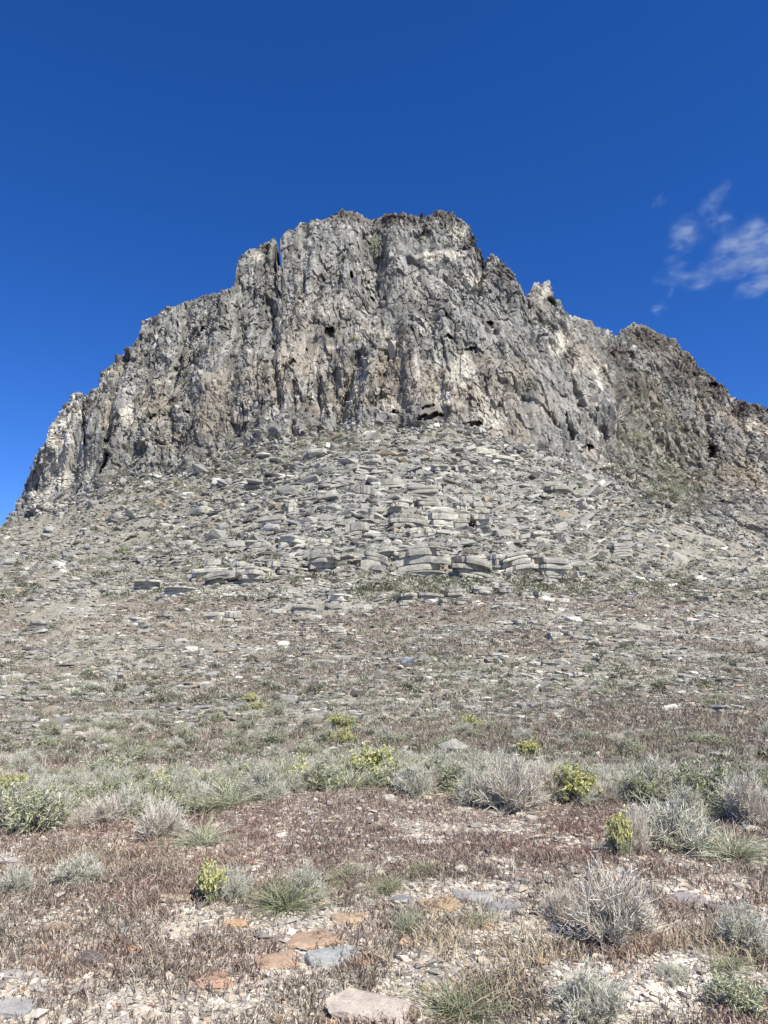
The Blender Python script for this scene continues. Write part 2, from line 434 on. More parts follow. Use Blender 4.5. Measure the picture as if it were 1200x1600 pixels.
# ------------------------------------------------------------------ base colours of the land
C = np.zeros(PY.shape + (3,))
def lerp(a, b, t): return a + (np.array(b) - a) * t[..., None]
xk, yk, zk, pk, qk = X[sub], Yw[sub], Z[sub], PX[sub], PY[sub]
c = np.zeros(xk.shape + (3,)) + np.array((0.228, 0.222, 0.202))
st = fbm((xk + .08 * zk) / 0.7, yk / 3, zk / 9, 4, 91)
c = c * (1 + 0.5 * st)[..., None]
big = fbm(xk / 16, yk / 16, zk / 16, 3, 92)
c = lerp(c, (0.38, 0.325, 0.255), 0.6 * sstep(0.10, 0.6, fbm(xk / 12, yk / 12, zk / 16, 4, 93)) * sstep(330, 640, qk))
c = lerp(c, (0.48, 0.46, 0.40), 0.5 * sstep(0.34, 0.6, fbm(xk / 0.8, yk / 3, zk / 3.5, 4, 94)))
c = lerp(c, (0.13, 0.12, 0.105), 0.6 * sstep(0.15, 0.6, fbm(xk / 4, yk / 4, zk / 10, 4, 95)))
SPOTS = [((0.48, 0.45, 0.38), .85, [(205, 655, 12, 38), (95, 720, 22, 60), (70, 790, 18, 30), (125, 640, 12, 22), (715, 365, 14, 14), (690, 405, 45, 7), (735, 440, 20, 14), (720, 580, 25, 30), (690, 630, 12, 12), (1020, 550, 6, 9), (1025, 595, 6, 6), (1085, 615, 9, 10), (905, 500, 26, 5), (946, 522, 8, 4), (850, 460, 8, 12), (520, 545, 12, 5), (770, 655, 22, 12), (1170, 670, 10, 16), (403, 405, 14, 14), (870, 545, 14, 22), (650, 570, 8, 35), (930, 600, 10, 20), (1118, 650, 5, 6)]),
         ((0.30, 0.262, 0.205), .6, [(245, 640, 30, 50), (265, 690, 35, 22), (530, 610, 40, 45), (410, 600, 50, 40), (620, 560, 30, 40), (600, 600, 25, 50), (340, 640, 60, 40), (800, 600, 35, 35), (170, 650, 20, 40), (760, 570, 30, 20), (850, 640, 30, 30), (1150, 740, 30, 40), (1170, 820, 40, 25), (960, 640, 20, 40), (350, 600, 40, 20)]),
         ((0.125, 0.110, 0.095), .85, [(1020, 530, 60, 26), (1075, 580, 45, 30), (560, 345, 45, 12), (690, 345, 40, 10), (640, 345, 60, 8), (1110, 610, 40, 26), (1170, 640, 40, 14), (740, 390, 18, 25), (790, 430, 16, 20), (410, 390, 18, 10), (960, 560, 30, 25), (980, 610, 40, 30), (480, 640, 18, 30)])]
nz1 = fbm(xk / 3, yk / 3, zk / 6, 4, 96)
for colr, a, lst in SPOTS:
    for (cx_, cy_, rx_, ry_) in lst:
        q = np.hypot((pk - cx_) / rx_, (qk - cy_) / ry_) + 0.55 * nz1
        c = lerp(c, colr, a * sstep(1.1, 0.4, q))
rr = rear[sub] * sstep(860, 800, qk) * sstep(960, 1010, pk)
c = c * (1 - rr[..., None] * np.array((.08, .10, .13)))
gul = sstep(1.2, .6, np.hypot((pk - 1030 - (qk - 740) * .35) / 60, (qk - 720) / 120) + .4 * nz1)
c = lerp(c, (.24, .225, .17), gul * .5)
c = c * np.clip(1 + cv * 1.25, 0.4, 1.6)[..., None] * (1 + 0.10 * big)[..., None]
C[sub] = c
# slope
sl2 = (slice(NFG, NFG + n_sl), slice(None))
x, y, z, px, py = X[sl2], Yw[sl2], Z[sl2], PX[sl2], PY[sl2]
soil = np.zeros(x.shape + (3,)) + np.array((0.255, 0.235, 0.19))
gr = fbm(x / 9, y / 4.0, x * 0, 4, 101)
low = sstep(840, 960, py)
soil = lerp(soil, (0.215, 0.17, 0.135), np.clip(sstep(-0.25, 0.45, gr + .35 * vnoise(x / .9, y / .9, x * 0, 106)) * low * 0.8, 0, 1))
soil = lerp(soil, (0.20, 0.185, 0.135), sstep(0.05, 0.5, fbm(x / 6, y / 3, x * 0, 3, 103)) * 0.6)
soil = lerp(soil, (0.32, 0.31, 0.265), sstep(0.1, 0.5, fbm(x / 5, y / 2, x * 0, 4, 102)) * 0.7)
soil = lerp(soil, (0.42, 0.38, 0.30), sstep(0.3, 0.5, fbm(x / 4, y / 1.5, x * 0, 4, 104)) * 0.8 * sstep(980, 1120, py))
rk = np.array((0.24, 0.235, 0.205)) * (1 + 0.5 * (r2[:n_sl] - 0.5) + 0.3 * (r1[:n_sl] - 0.5))[..., None]
soil = soil + (rk - soil) * np.clip(rock_core[sl2] * 1.2, 0, 1)[..., None]
k = C[sl2][-20:].copy()
soil = soil * (1 + 0.12 * fbm(x / 1.2, y / 1.2, x * 0, 3, 105))[..., None]
C[sl2] = soil
# foreground: dark cheatgrass litter, pale gravel and bare cream soil where the photo shows it
x, y, px, py = X[:NFG], Yw[:NFG], PX[:NFG], PY[:NFG]
GRAV = [(60, 1560, 330, 60), (250, 1580, 260, 45), (560, 1440, 260, 24), (800, 1450, 240, 26), (1100, 1400, 120, 22), (1000, 1560, 190, 42), (80, 1470, 100, 30), (500, 1530, 200, 60), (700, 1400, 160, 20), (1180, 1440, 120, 24), (350, 1440, 160, 26), (900, 1600, 120, 30)]
def gravel_at(px, py, x, y):
    n = fbm(x / 0.5, y / 0.5, x * 0, 4, 111)
    g_ = np.zeros(px.shape)
    for cx_, cy_, rx_, ry_ in GRAV:
        g_ = np.maximum(g_, sstep(1.25, 0.55, np.hypot((px - cx_) / rx_, (py - cy_) / ry_) + 0.35 * n))
    g_ = np.maximum(g_, 0.5 * sstep(0.25, 0.6, n))
    return g_
fgc = np.zeros(x.shape + (3,)) + np.array((0.23, 0.18, 0.145))
fgc = fgc * (1 + 0.25 * fbm(x / 0.3, y / 0.3, x * 0, 3, 112))[..., None]
fgc = lerp(fgc, (0.50, 0.44, 0.36), gravel_at(px, py, x, y))
white = sstep(1.2, 0.6, np.hypot((px - 1010) / 170, (py - 1560) / 45) + 0.4 * fbm(x / .4, y / .4, x * 0, 3, 113))
white = np.maximum(white, sstep(1.2, 0.6, np.hypot((px - 1120) / 90, (py - 1398) / 20) + 0.4 * fbm(x / .4, y / .4, x * 0, 3, 114)))
fgc = lerp(fgc, (0.72, 0.67, 0.57), white)
C[:NFG] = fgc

# ------------------------------------------------------------------ meshes of the land
def grid_faces(r0, r1, nc):
    i = np.arange(r0, r1 - 1)[:, None] * nc + np.arange(nc - 1)[None]
    return np.stack([i, i + 1, i + nc + 1, i + nc], -1).reshape(-1, 4)
Vall = np.stack([X, Yw, Z], -1)
r_split = NFG + n_sl
# back of the mountain: beyond the crest the ground falls away behind
bk = []
for k_ in range(1, n_bk + 1):
    q = Vall[-1].copy()
    f_ = (k_ / n_bk) ** 1.8
    q[:, 1] += 2.0 * k_ + 260 * f_
    q[:, 0] *= (1 + 0.9 * f_)
    q[:, 2] = q[:, 2] * (1 - f_) - 3 * f_ + (0.35 * k_ * np.abs(np.asarray(vnoise(cols / 20, cols * 0 + k_ * .4, cols * 0, 121))) if k_ < 4 else 0)
    bk.append(q)
cl = np.concatenate([Vall[r_split - 1:], np.array(bk)])
cc = np.concatenate([C[r_split - 1:], np.repeat(C[-1][None], n_bk, 0)])
def sub_mesh(name, V, Cc, mat, smooth):
    n, m = V.shape[:2]
    return make_mesh(name, V.reshape(-1, 3), grid_faces(0, n, m)[:, ::-1] if False else grid_faces(0, n, m), mat, Cc.reshape(-1, 3), smooth)
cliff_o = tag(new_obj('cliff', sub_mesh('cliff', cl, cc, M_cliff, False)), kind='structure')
tag(new_obj('hillside', sub_mesh('hillside', Vall[NFG - 1:r_split], C[NFG - 1:r_split], M_ground, False)), kind='structure')
tag(new_obj('ground', sub_mesh('ground', Vall[:NFG], C[:NFG], M_ground, True)), kind='structure')
S = 6000
pv = np.array([(-S, -S, -3.2), (S, -S, -3.2), (S, S, -3.2), (-S, S, -3.2)], float)
tag(new_obj('plain', make_mesh('plain', pv, np.array([[0, 1, 2, 3]]), M_ground, np.tile((0.3, 0.26, 0.2), (4, 1)))), kind='structure')

# ---- look up the finished surface at picture positions
def at(px, py):
    px = np.atleast_1d(np.asarray(px, float)); py = np.atleast_1d(np.asarray(py, float))
    ci = np.clip(np.searchsorted(cols, px), 1, NC - 1)
    ci = np.where(np.abs(cols[ci - 1] - px) < np.abs(cols[ci] - px), ci - 1, ci)
    out = np.zeros((len(px), 3)); ri = np.zeros(len(px), int)
    for k_ in range(len(px)):
        colp = PY[:, ci[k_]]
        r = np.searchsorted(-colp, -py[k_])
        ri[k_] = min(max(r, 0), len(colp) - 1)
    global last_yaw, last_col
    last_yaw = YAW[ri, ci]; last_col = C[ri, ci]
    return Vall[ri, ci]
# ------------------------------------------------------------------ generators (numpy)
def rotz(a):
    c, s = np.cos(a), np.sin(a); z = np.zeros_like(a); o = np.ones_like(a)
    return np.stack([np.stack([c, -s, z], -1), np.stack([s, c, z], -1), np.stack([z, z, o], -1)], -2)
def rotx(a):
    c, s = np.cos(a), np.sin(a); z = np.zeros_like(a); o = np.ones_like(a)
    return np.stack([np.stack([o, z, z], -1), np.stack([z, c, -s], -1), np.stack([z, s, c], -1)], -2)
def roty(a):
    c, s = np.cos(a), np.sin(a); z = np.zeros_like(a); o = np.ones_like(a)
    return np.stack([np.stack([c, z, s], -1), np.stack([z, o, z], -1), np.stack([-s, z, c], -1)], -2)

def hull_proto(seed, n=22, boxy=0.75):
    """an angular block: convex hull of points pushed towards the faces of a box, cut by random planes; unit size"""
    r_ = random.Random(seed)
    bm = bmesh.new()
    for i in range(n):
        p = Vector((r_.uniform(-1, 1), r_.uniform(-1, 1), r_.uniform(-1, 1)))
        k_ = max(abs(p.x), abs(p.y), abs(p.z))
        p = p.lerp(p / k_, boxy)
        bm.verts.new(p * 0.5)
    g_ = bmesh.ops.convex_hull(bm, input=bm.verts)
    bmesh.ops.delete(bm, geom=[e for e in g_['geom_interior'] if isinstance(e, bmesh.types.BMVert)], context='VERTS')
    bmesh.ops.triangulate(bm, faces=bm.faces)
    bm.normal_update(); bm.verts.index_update()
    V = np.array([v.co[:] for v in bm.verts]); F = np.array([[v.index for v in f.verts] for f in bm.faces])
    bm.free()
    return V, F
PROTO = [hull_proto(100 + i, 14 + (i % 5) * 4, 0.25 + 0.1 * (i % 5)) for i in range(14)]
OCT = (np.array([(.5, 0, 0), (-.5, 0.05, 0), (0, .5, 0), (0.04, -.5, 0), (0.1, 0, .5), (0, 0.1, -.5)], float),
       np.array([(0, 2, 4), (2, 1, 4), (1, 3, 4), (3, 0, 4), (2, 0, 5), (1, 2, 5), (3, 1, 5), (0, 3, 5)]))

def scatter_mesh(name, protos, pos, scale, Rm, colr, mat, smooth=False, jit=0.0):
    """one mesh of many pieces; pos (n,3), scale (n,3), Rm (n,3,3), colr (n,3)"""
    Vs, Fs, Cs, off = [], [], [], 0
    pid = rng.integers(0, len(protos), len(pos))
    for k_, (V, F) in enumerate(protos):
        m = np.where(pid == k_)[0]
        if not len(m): continue
        v = V[None] * scale[m][:, None]
        if jit: v = v * (1 + rng.uniform(-jit, jit, v.shape))
        v = np.einsum('nij,nkj->nki', Rm[m], v) + pos[m][:, None]
        f = F[None] + (np.arange(len(m)) * len(V))[:, None, None] + off
        Vs.append(v.reshape(-1, 3)); Fs.append(f.reshape(-1, F.shape[1])); off += len(m) * len(V)
        Cs.append(np.repeat(colr[m], len(V), 0))
    return make_mesh(name, np.concatenate(Vs), np.concatenate(Fs), mat, np.concatenate(Cs), smooth)

def pal(n, cols_, w, var=0.15):
    w = np.array(w, float); w /= w.sum()
    i = rng.choice(len(cols_), n, p=w)
    return np.array(cols_, float)[i] * (1 + rng.uniform(-var, var, (n, 1)))

ROCKC = [(0.31, 0.30, 0.27), (0.24, 0.232, 0.207), (0.40, 0.385, 0.34), (0.58, 0.55, 0.475), (0.12, 0.11, 0.098), (0.31, 0.26, 0.19)]

# ------------------------------------------------------------------ bedded ledges
def slab_stack(seed, w, dpt, h, nsl):
    r_ = np.random.default_rng(seed)
    A_ = 36
    ang = np.linspace(0, 2 * np.pi, A_, endpoint=False)
    e = r_.uniform(0.4, 0.85)
    bx_ = np.sign(np.cos(ang)) * np.abs(np.cos(ang)) ** e; by_ = np.sign(np.sin(ang)) * np.abs(np.sin(ang)) ** e
    rings = []; colr = []
    zc = -0.35 * h
    zt = np.cumsum(r_.uniform(0.3, 1.9, nsl)); zt = zt / zt[-1] * 1.35 * h
    jbase = 1 + 0.10 * np.interp(ang, np.linspace(0, 2 * np.pi, 12), np.append(q := r_.normal(0, 1, 11), q[0]))
    prev = 0
    for s_ in range(nsl):
        z0, z1 = zc + prev, zc + zt[s_]; th = z1 - z0; prev = zt[s_]
        ja = r_.normal(0, 1, 14); j = jbase * (1 + 0.13 * np.interp(ang, np.linspace(0, 2 * np.pi, 15), np.append(ja, ja[0]))) * (1 + 0.018 * r_.normal(0, 1, A_))
        j = j * np.where(r_.uniform(0, 1, A_) < .03, .9, 1)
        sh = 1.0 - 0.25 * max(0, (s_ - nsl * 0.55)) / nsl + r_.uniform(-0.05, 0.04)
        ox_, oy_ = r_.uniform(-.07, .07, 2) * w; sh *= r_.uniform(.82, 1.04)
        j = j * (1 - r_.uniform(0, .35) * np.exp(-((np.mod(ang - r_.uniform(0, 6.28) + np.pi, 2 * np.pi) - np.pi) / r_.uniform(.2, .6)) ** 2))
        cr = r_.uniform(0.85, 1.15)
        for zz, k_, cc_ in ((z0, 0.80, 0.9), (z0 + 0.14 * th, 0.78, 0.9), (z0 + 0.17 * th, 0.99, 1), (z0 + 0.6 * th, 1.0, 1), (z1 - 0.01 * th, 0.975, 1)):
            m_ = np.minimum(k_, 1 - (1 - k_) * 1.0)
            jj = j * m_ * (1 + r_.normal(0, 0.010, A_)) * sh
            rings.append(np.stack([bx_ * jj * w / 2 + ox_, by_ * jj * dpt / 2 + oy_ - (1 - m_) * 0, np.full(A_, zz) + r_.normal(0, 0.02, A_) * th], -1))
            colr.append(np.full(A_, cr))
    Rg = np.array(rings); cr = np.array(colr)
    nr = len(Rg)
    V = Rg.reshape(-1, 3)
    i = np.arange(nr - 1)[:, None] * A_ + np.arange(A_)[None]
    j2 = np.arange(nr - 1)[:, None] * A_ + (np.arange(A_)[None] + 1) % A_
    F = np.stack([i, j2, j2 + A_, i + A_], -1).reshape(-1, 4)
    top = V[-A_:].mean(0) + (0, 0, 0.03 * h)
    V = np.concatenate([V, top[None]]); ti = len(V) - 1
    k_ = (nr - 1) * A_ + np.arange(A_)
    T3 = np.stack([k_, np.roll(k_, -1), np.full(A_, ti)], -1)
    c_ = np.append(cr.ravel(), 1.0)[:, None] * np.array((0.42, 0.405, 0.36))[None]
    c_ = c_ * (1 + 0.12 * r_.normal(0, 1, (len(c_), 1)))
    return V, F, T3, np.clip(c_, .05, .8)

def ledge_mesh(seed, w, dpt, h, nsl):
    """a run of jointed blocks of bedded rock, the beds arched and dipping as one"""
    r_ = np.random.default_rng(seed + 5000)
    nb_ = max(1, int(round(w / (3.3 * h) + r_.uniform(0, 1))))
    ed = np.sort(np.concatenate([[-.5, .5], np.linspace(-.5, .5, nb_ + 1)[1:-1] + r_.uniform(-.25, .25, nb_ - 1) / nb_])) * w
    Vs, Fs, Ts, Cs, off = [], [], [], [], 0
    for k_ in range(nb_):
        bw = (ed[k_ + 1] - ed[k_]) * r_.uniform(.86, 1.04)
        bh = h * r_.uniform(.7, 1.1)
        V, F, T3, c_ = slab_stack(seed * 7 + k_, bw, dpt * r_.uniform(.7, 1.1), bh, max(2, int(nsl * bh / h)))
        a_ = r_.normal(0, .12); ca, sa = math.cos(a_), math.sin(a_)
        V = np.stack([V[:, 0] * ca - V[:, 1] * sa, V[:, 0] * sa + V[:, 1] * ca, V[:, 2]], -1)
        V[:, 2] += r_.normal(0, .05) * V[:, 0] + r_.normal(0.0, .07) * V[:, 1]
        V[:, 0] += (ed[k_] + ed[k_ + 1]) / 2; V[:, 1] += r_.uniform(-.12, .12) * dpt
        Vs.append(V); Fs.append(F + off); Ts.append(T3 + off); Cs.append(c_ * r_.uniform(.85, 1.12) * np.array((1, .985, .93))); off += len(V)
    V = np.concatenate(Vs)
    cxo = r_.uniform(-0.25, 0.25) * w
    V[:, 2] += -r_.uniform(-.05, .4) * h * ((V[:, 0] - cxo) / (w / 2)) ** 2 * 0.45
    return V, [np.concatenate(Fs), np.concatenate(Ts)], np.concatenate(Cs)


LED = [(505, 895, 58, 34, 7, 'tall dark-sided'), (550, 884, 42, 20, 4, ''), (588, 888, 44, 24, 4, ''), (655, 893, 74, 38, 7, 'broad domed'), (700, 885, 30, 20, 4, ''), (737, 897, 66, 36, 8, 'steeply bedded'), (780, 890, 40, 24, 4, ''), (810, 895, 66, 34, 7, ''), (862, 900, 60, 28, 6, ''), (905, 905, 34, 18, 4, ''),
       (440, 905, 48, 24, 6, ''), (395, 912, 70, 24, 6, ''), (350, 912, 50, 18, 5, ''), (280, 928, 60, 15, 4, ''), (225, 925, 60, 20, 5, ''), (165, 932, 54, 18, 4, ''),
       (635, 942, 34, 13, 3, ''), (672, 942, 40, 15, 3, ''), (712, 940, 34, 12, 3, ''), (770, 940, 60, 13, 3, ''), (835, 945, 50, 13, 3, ''), (880, 950, 44, 12, 3, ''),
       (475, 948, 44, 16, 4, 'dark-bellied'), (430, 950, 30, 12, 3, ''), (530, 942, 36, 14, 3, ''), (345, 960, 60, 14, 3, ''), (62, 972, 36, 14, 3, ''), (210, 974, 46, 12, 3, ''), (260, 965, 36, 12, 3, ''),
       (640, 825, 60, 24, 4, ''), (690, 828, 50, 24, 4, ''), (735, 832, 70, 24, 4, ''), (600, 805, 60, 18, 3, ''), (560, 832, 34, 20, 3, ''), (610, 765, 60, 16, 3, ''), (660, 775, 70, 16, 3, ''), (790, 722, 44, 16, 3, 'blocky overhanging'), (500, 720, 40, 14, 3, ''), (700, 745, 60, 14, 3, ''), (830, 850, 60, 16, 3, ''), (520, 850, 40, 16, 3, ''), (455, 850, 44, 16, 3, ''), (400, 855, 40, 14, 3, ''),
       (650, 792, 80, 18, 4, ''), (740, 796, 60, 16, 3, ''), (575, 782, 40, 18, 3, ''), (870, 770, 50, 14, 3, ''), (920, 820, 50, 14, 3, ''), (470, 800, 40, 16, 3, ''), (430, 820, 44, 14, 3, '')]
r_l = random.Random(44)
for x_ in range(330, 940, 34): LED.append((x_ + r_l.uniform(-8, 8), 880 + 0.0002 * (x_ - 650) ** 2 + r_l.uniform(-3, 5), r_l.uniform(40, 62), r_l.uniform(14, 22), 5, ''))
for r0, cnt in [(700, 2), (735, 2), (760, 2), (782, 3), (812, 3), (838, 3), (862, 3)]:
    for _ in range(cnt):
        x_ = r_l.gauss(660, 150 + (r0 - 700) * .5)
        if 60 < x_ < 1180: LED.append((x_, r0 + 0.00022 * (x_ - 660) ** 2 + r_l.uniform(-8, 8), r_l.uniform(26, 62), r_l.uniform(8, 19), 3 + int(r_l.random() * 3), ''))
for r0, cnt in [(925, 8), (958, 8), (980, 8), (1008, 8), (1036, 8), (1062, 7), (1100, 6)]:
    for _ in range(cnt):
        x_ = r_l.uniform(0, 1200)
        LED.append((x_, r0 + 0.00007 * (x_ - 620) ** 2 + r_l.uniform(-5, 5), r_l.uniform(22, 56), r_l.uniform(4, 10), 2 + int(r_l.random() * 2), ''))
LED = [q for q in LED if q[1] > np.interp(q[0], BX, BY) + 6]
def third(px): return 'left' if px < 400 else ('central' if px < 800 else 'right')
for k_, (px, py, wp, hp, ns, note) in enumerate(LED):
    p = at(px, py)[0]
    sc_ = p[1] * 1.03 / FPX
    w, h = wp * sc_, hp * sc_ * 1.05
    V, F, c_ = ledge_mesh(900 + k_, w, w * 0.55 + 0.4 * h, h, ns + 1)
    o = new_obj('rock_ledge', make_mesh('rock_ledge', V, F, M_rock, c_))
    o.location = (p[0], p[1] + 0.2 * w, p[2] - 0.02 * h)
    o.rotation_euler = (0, 0, random.uniform(-.15, .15) + .7 * float(last_yaw[0]))
    ZN = 'left of the picture centre' if px < 500 else ('at the picture centre' if px < 700 else ('right of the picture centre' if px < 850 else 'at its right end'))
    if px < 330: ZN = 'far to the left'
    if 870 < py < 915:
        lab, grp = ('wide' if wp > 55 else ('medium' if wp > 42 else 'short')) + ' limestone ledge in the long outcrop band, ' + ZN, 'ledges of the long outcrop band'
    elif py >= 915:
        lab, grp = 'low %s ledge %s the long outcrop band, %s' % ('narrow' if wp < 38 else 'wide', 'shortly below' if py < 975 else ('well below' if py < 1030 else 'far below'), ZN), 'low ledges below the outcrop band'
    else:
        lab, grp = ('%s %s grey bedded shelf in the block field, %s' % ('uppermost' if py < 745 else ('upper' if py < 800 else 'lower'), 'narrow' if wp < 42 else 'wide', ZN)), 'rock shelves in the block field'
    if note:
        lab = {'tall dark-sided': 'tallest layered limestone ledge with a black shaded left side, in the long outcrop band', 'broad domed': 'broad domed pale limestone ledge at the middle of the long outcrop band', 'steeply bedded': 'layered limestone ledge with beds curving down to the right, in the outcrop band', 'dark-bellied': 'short limestone ledge with a dark underside just below the outcrop band', 'blocky overhanging': 'blocky limestone shelf with a dark overhang just under the cliff foot'}[note]
        tag(o, lab, 'rock ledge')
    else:
        tag(o, lab, 'rock ledge', grp)

# ------------------------------------------------------------------ loose rocks: 300 as things, the rest as rubble
def gen_rocks(n, box, med, sig, lo, hi, core=False, flat=(0.28, 0.7)):
    px = rng.uniform(box[0], box[1], n); py = rng.uniform(box[2], box[3], n)
    if core:
        kp = rng.uniform(0, 1, n) < np.clip(1.35 - np.hypot((px - 650) / 430, (py - 800) / 140), 0.06, 1)
        px, py = px[kp], py[kp]
    b_ = np.interp(px, BX, BY) - 2
    kp = py > b_
    px, py = px[kp], py[kp]
    w = np.clip(med * np.exp(rng.normal(0, sig, len(px))), lo, hi)
    return px, py, w, rng.uniform(flat[0], flat[1], len(px))
sets = [gen_rocks(13000, (-60, 1260, 660, 905), 11, 0.55, 4, 46, core=True, flat=(.16, .52)),
        gen_rocks(15000, (-80, 1280, 690, 960), 5.5, 0.55, 2.5, 26, flat=(.2, .55)),
        gen_rocks(9500, (-80, 1280, 890, 1110), 6.5, 0.55, 2.5, 32, flat=(.2, .5)),
        gen_rocks(3000, (-80, 1280, 1080, 1195), 8, 0.55, 3, 34, flat=(.2, .45))]
px, py, wp, fl = [np.concatenate(q) for q in zip(*sets)]
# clumps: outcrop patches on the lower slope
cl_n = fbm(px / 90, py / 22, px * 0, 3, 131)
keep = (py < 900) | (rng.uniform(0, 1, len(px)) < np.clip(0.42 + 1.4 * cl_n, 0.1, 1))
px, py, wp, fl = px[keep], py[keep], wp[keep], fl[keep]
pos = at(px, py); yw_ = last_yaw.copy()
sc_ = pos[:, 1] * 1.03 / FPX
ww = wp * sc_
scl = np.stack([ww, ww * rng.uniform(0.6, 1.0, len(ww)), ww * fl], -1)
yaw = yw_ + rng.uniform(-0.5, 0.5, len(ww)) + rng.choice([0, np.pi], len(ww))
tx = rng.normal(0.12, 0.16, len(ww)); ty = rng.normal(0, 0.13, len(ww)) + np.clip((pos[:, 0]) / 90, -.3, .3) * (py < 950)
pos = pos + np.stack([0 * ww, 0.25 * ww, 0.12 * scl[:, 2]], -1)
colr = pal(len(ww), ROCKC, [5, 4, 3, 1.2, 2.0, .8])
order = np.argsort(-(wp * np.sqrt(fl)))
big_, rest = order[:290], order[290:]
Rm = rotz(yaw) @ rotx(tx) @ roty(ty)
tag(new_obj('rubble', scatter_mesh('rubble', PROTO, pos[rest], scl[rest], Rm[rest], colr[rest], M_rock)), kind='stuff')
pm = []
for i, (V, F) in enumerate(PROTO):
    c0 = np.array(ROCKC[[0, 0, 2, 1, 3, 0, 2, 1, 0, 2, 4, 0, 5, 1][i]])
    pm.append(make_mesh('boulder', V, F, M_rock, np.tile(c0, (len(V), 1))))
def slab_set(n, box, med, hi):
    px = rng.uniform(box[0], box[1], n); py = rng.uniform(box[2], box[3], n)
    kp = (py > np.interp(px, BX, BY) - 3); px, py = px[kp], py[kp]
    yy = py - 0.00012 * (px - 640) ** 2
    bands = fbm(px / 130, yy / 6.5, px * 0, 3, 132)
    kp = rng.uniform(0, 1, len(px)) < np.clip(.36 + 1.7 * bands, .05, 1); px, py = px[kp], py[kp]
    pos = at(px, py); yw = last_yaw.copy()
    w = np.clip(med * np.exp(rng.normal(0, .5, len(px))), 2.2, hi) * pos[:, 1] * 1.03 / FPX
    return pos, yw, w
ss = [slab_set(31000, (-200, 1400, 700, 930), 6.0, 26), slab_set(47000, (-250, 1450, 900, 1120), 6.0, 28), slab_set(12000, (-300, 1500, 1090, 1200), 6.5, 30)]
pos2, yw2, w2 = [np.concatenate(q) for q in zip(*ss)]
m2n = len(w2)
scl2 = np.stack([w2, w2 * rng.uniform(.35, .8, m2n), w2 * rng.uniform(.13, .34, m2n)], -1)
pos2 = pos2 + np.stack([0 * w2, .15 * w2, .25 * scl2[:, 2]], -1)
Rm2 = rotz(yw2 + rng.normal(0, .22, m2n)) @ rotx(rng.normal(.05, .10, m2n)) @ roty(rng.normal(0, .07, m2n))
tag(new_obj('loose_slabs', scatter_mesh('loose_slabs', PROTO, pos2, scl2, Rm2, pal(m2n, ROCKC, [5, 3, 4.5, 2.6, 2.2, .8]), M_rock)), kind='stuff')
# rubble heaped along the foot of the cliff
n = 2600
fpx = rng.uniform(-10, 1210, n); fpy = np.interp(fpx, cols, base) + rng.normal(1, 4.5, n)
fp = at(fpx, fpy); w3 = np.clip(5 * np.exp(rng.normal(0, .5, n)), 2, 20) * fp[:, 1] / FPX
scl3 = np.stack([w3, w3 * rng.uniform(.6, 1, n), w3 * rng.uniform(.35, .8, n)], -1)
tag(new_obj('foot_rubble', scatter_mesh('foot_rubble', PROTO, fp + np.stack([0 * w3, 0 * w3, .1 * w3], -1), scl3, rotz(rng.uniform(0, 6.28, n)) @ rotx(rng.normal(0, .3, n)), pal(n, ROCKC, [5, 5, 2, .6, 3, 1]), M_rock)), kind='stuff')
# angular blocks standing out of the cliff face, tall and narrow along its joints
n = 26000
kx = rng.uniform(-8, 1208, n); v_ = rng.uniform(0, 1, n)
kc_, kb_ = np.interp(kx, cols, crest), np.interp(kx, cols, base)
ky = kc_ + 1.5 + (kb_ - kc_) * v_ ** 1.0
dens = np.clip(.20 + 1.0 * fbm(kx / 30, ky / 50, kx * 0, 3, 161) + .5 * sstep(24, 6, ky - kc_) + .25 * sstep(860, 960, kx), .04, 1)
kp = (rng.uniform(0, 1, n) < dens) & (kb_ - kc_ > 12)
for cx_, cy_, rx_, ry_, dpt in CAVES: kp &= np.hypot((kx - cx_) / (rx_ + 4), (ky - cy_) / (ry_ + 5)) > 1
kp &= ~((np.abs(kx - 438) < 7) & (ky < 440)); kx, ky, kc_ = kx[kp], ky[kp], kc_[kp]
kpos = at(kx, ky); kyaw = last_yaw.copy(); kcol = last_col.copy(); m_ = len(kx)
kw = np.clip(4.6 * np.exp(rng.normal(0, .45, m_)), 2, 15) * kpos[:, 1] / FPX
kh = kw * rng.uniform(.6, 2.8, m_); top_ = sstep(3, 14, ky - kc_); kh = kh * (.45 + .55 * top_)
kscl = np.stack([kw, kw * rng.uniform(.6, 1.1, m_), kh], -1)
kR = rotz(kyaw + rng.normal(0, .4, m_)) @ rotx(rng.normal(.30, .14, m_)) @ roty(rng.normal(.06, .14, m_))
kpos[:, 1] += .12 * kw; kpos[:, 2] -= .15 * kh
tag(new_obj('face_blocks', scatter_mesh('face_blocks', PROTO, kpos, kscl, kR, np.clip(kcol * rng.uniform(.72, 1.32, (m_, 1)), .05, .6), M_cliff), cliff_o), kind='stuff')
TONE = ['grey', 'grey', 'light grey', 'mid-grey', 'whitish', 'grey', 'light grey', 'mid-grey', 'grey', 'light grey', 'dark grey', 'grey', 'tan', 'mid-grey']
def ZONE(x_): return ['far left', 'left of centre', 'mid picture', 'right of centre', 'far right'][int(min(max(x_, 0), 1199) // 240)]
def SIZE(w_): return 'huge' if w_ > 36 else ('large' if w_ > 27 else ('medium' if w_ > 21 else 'small'))
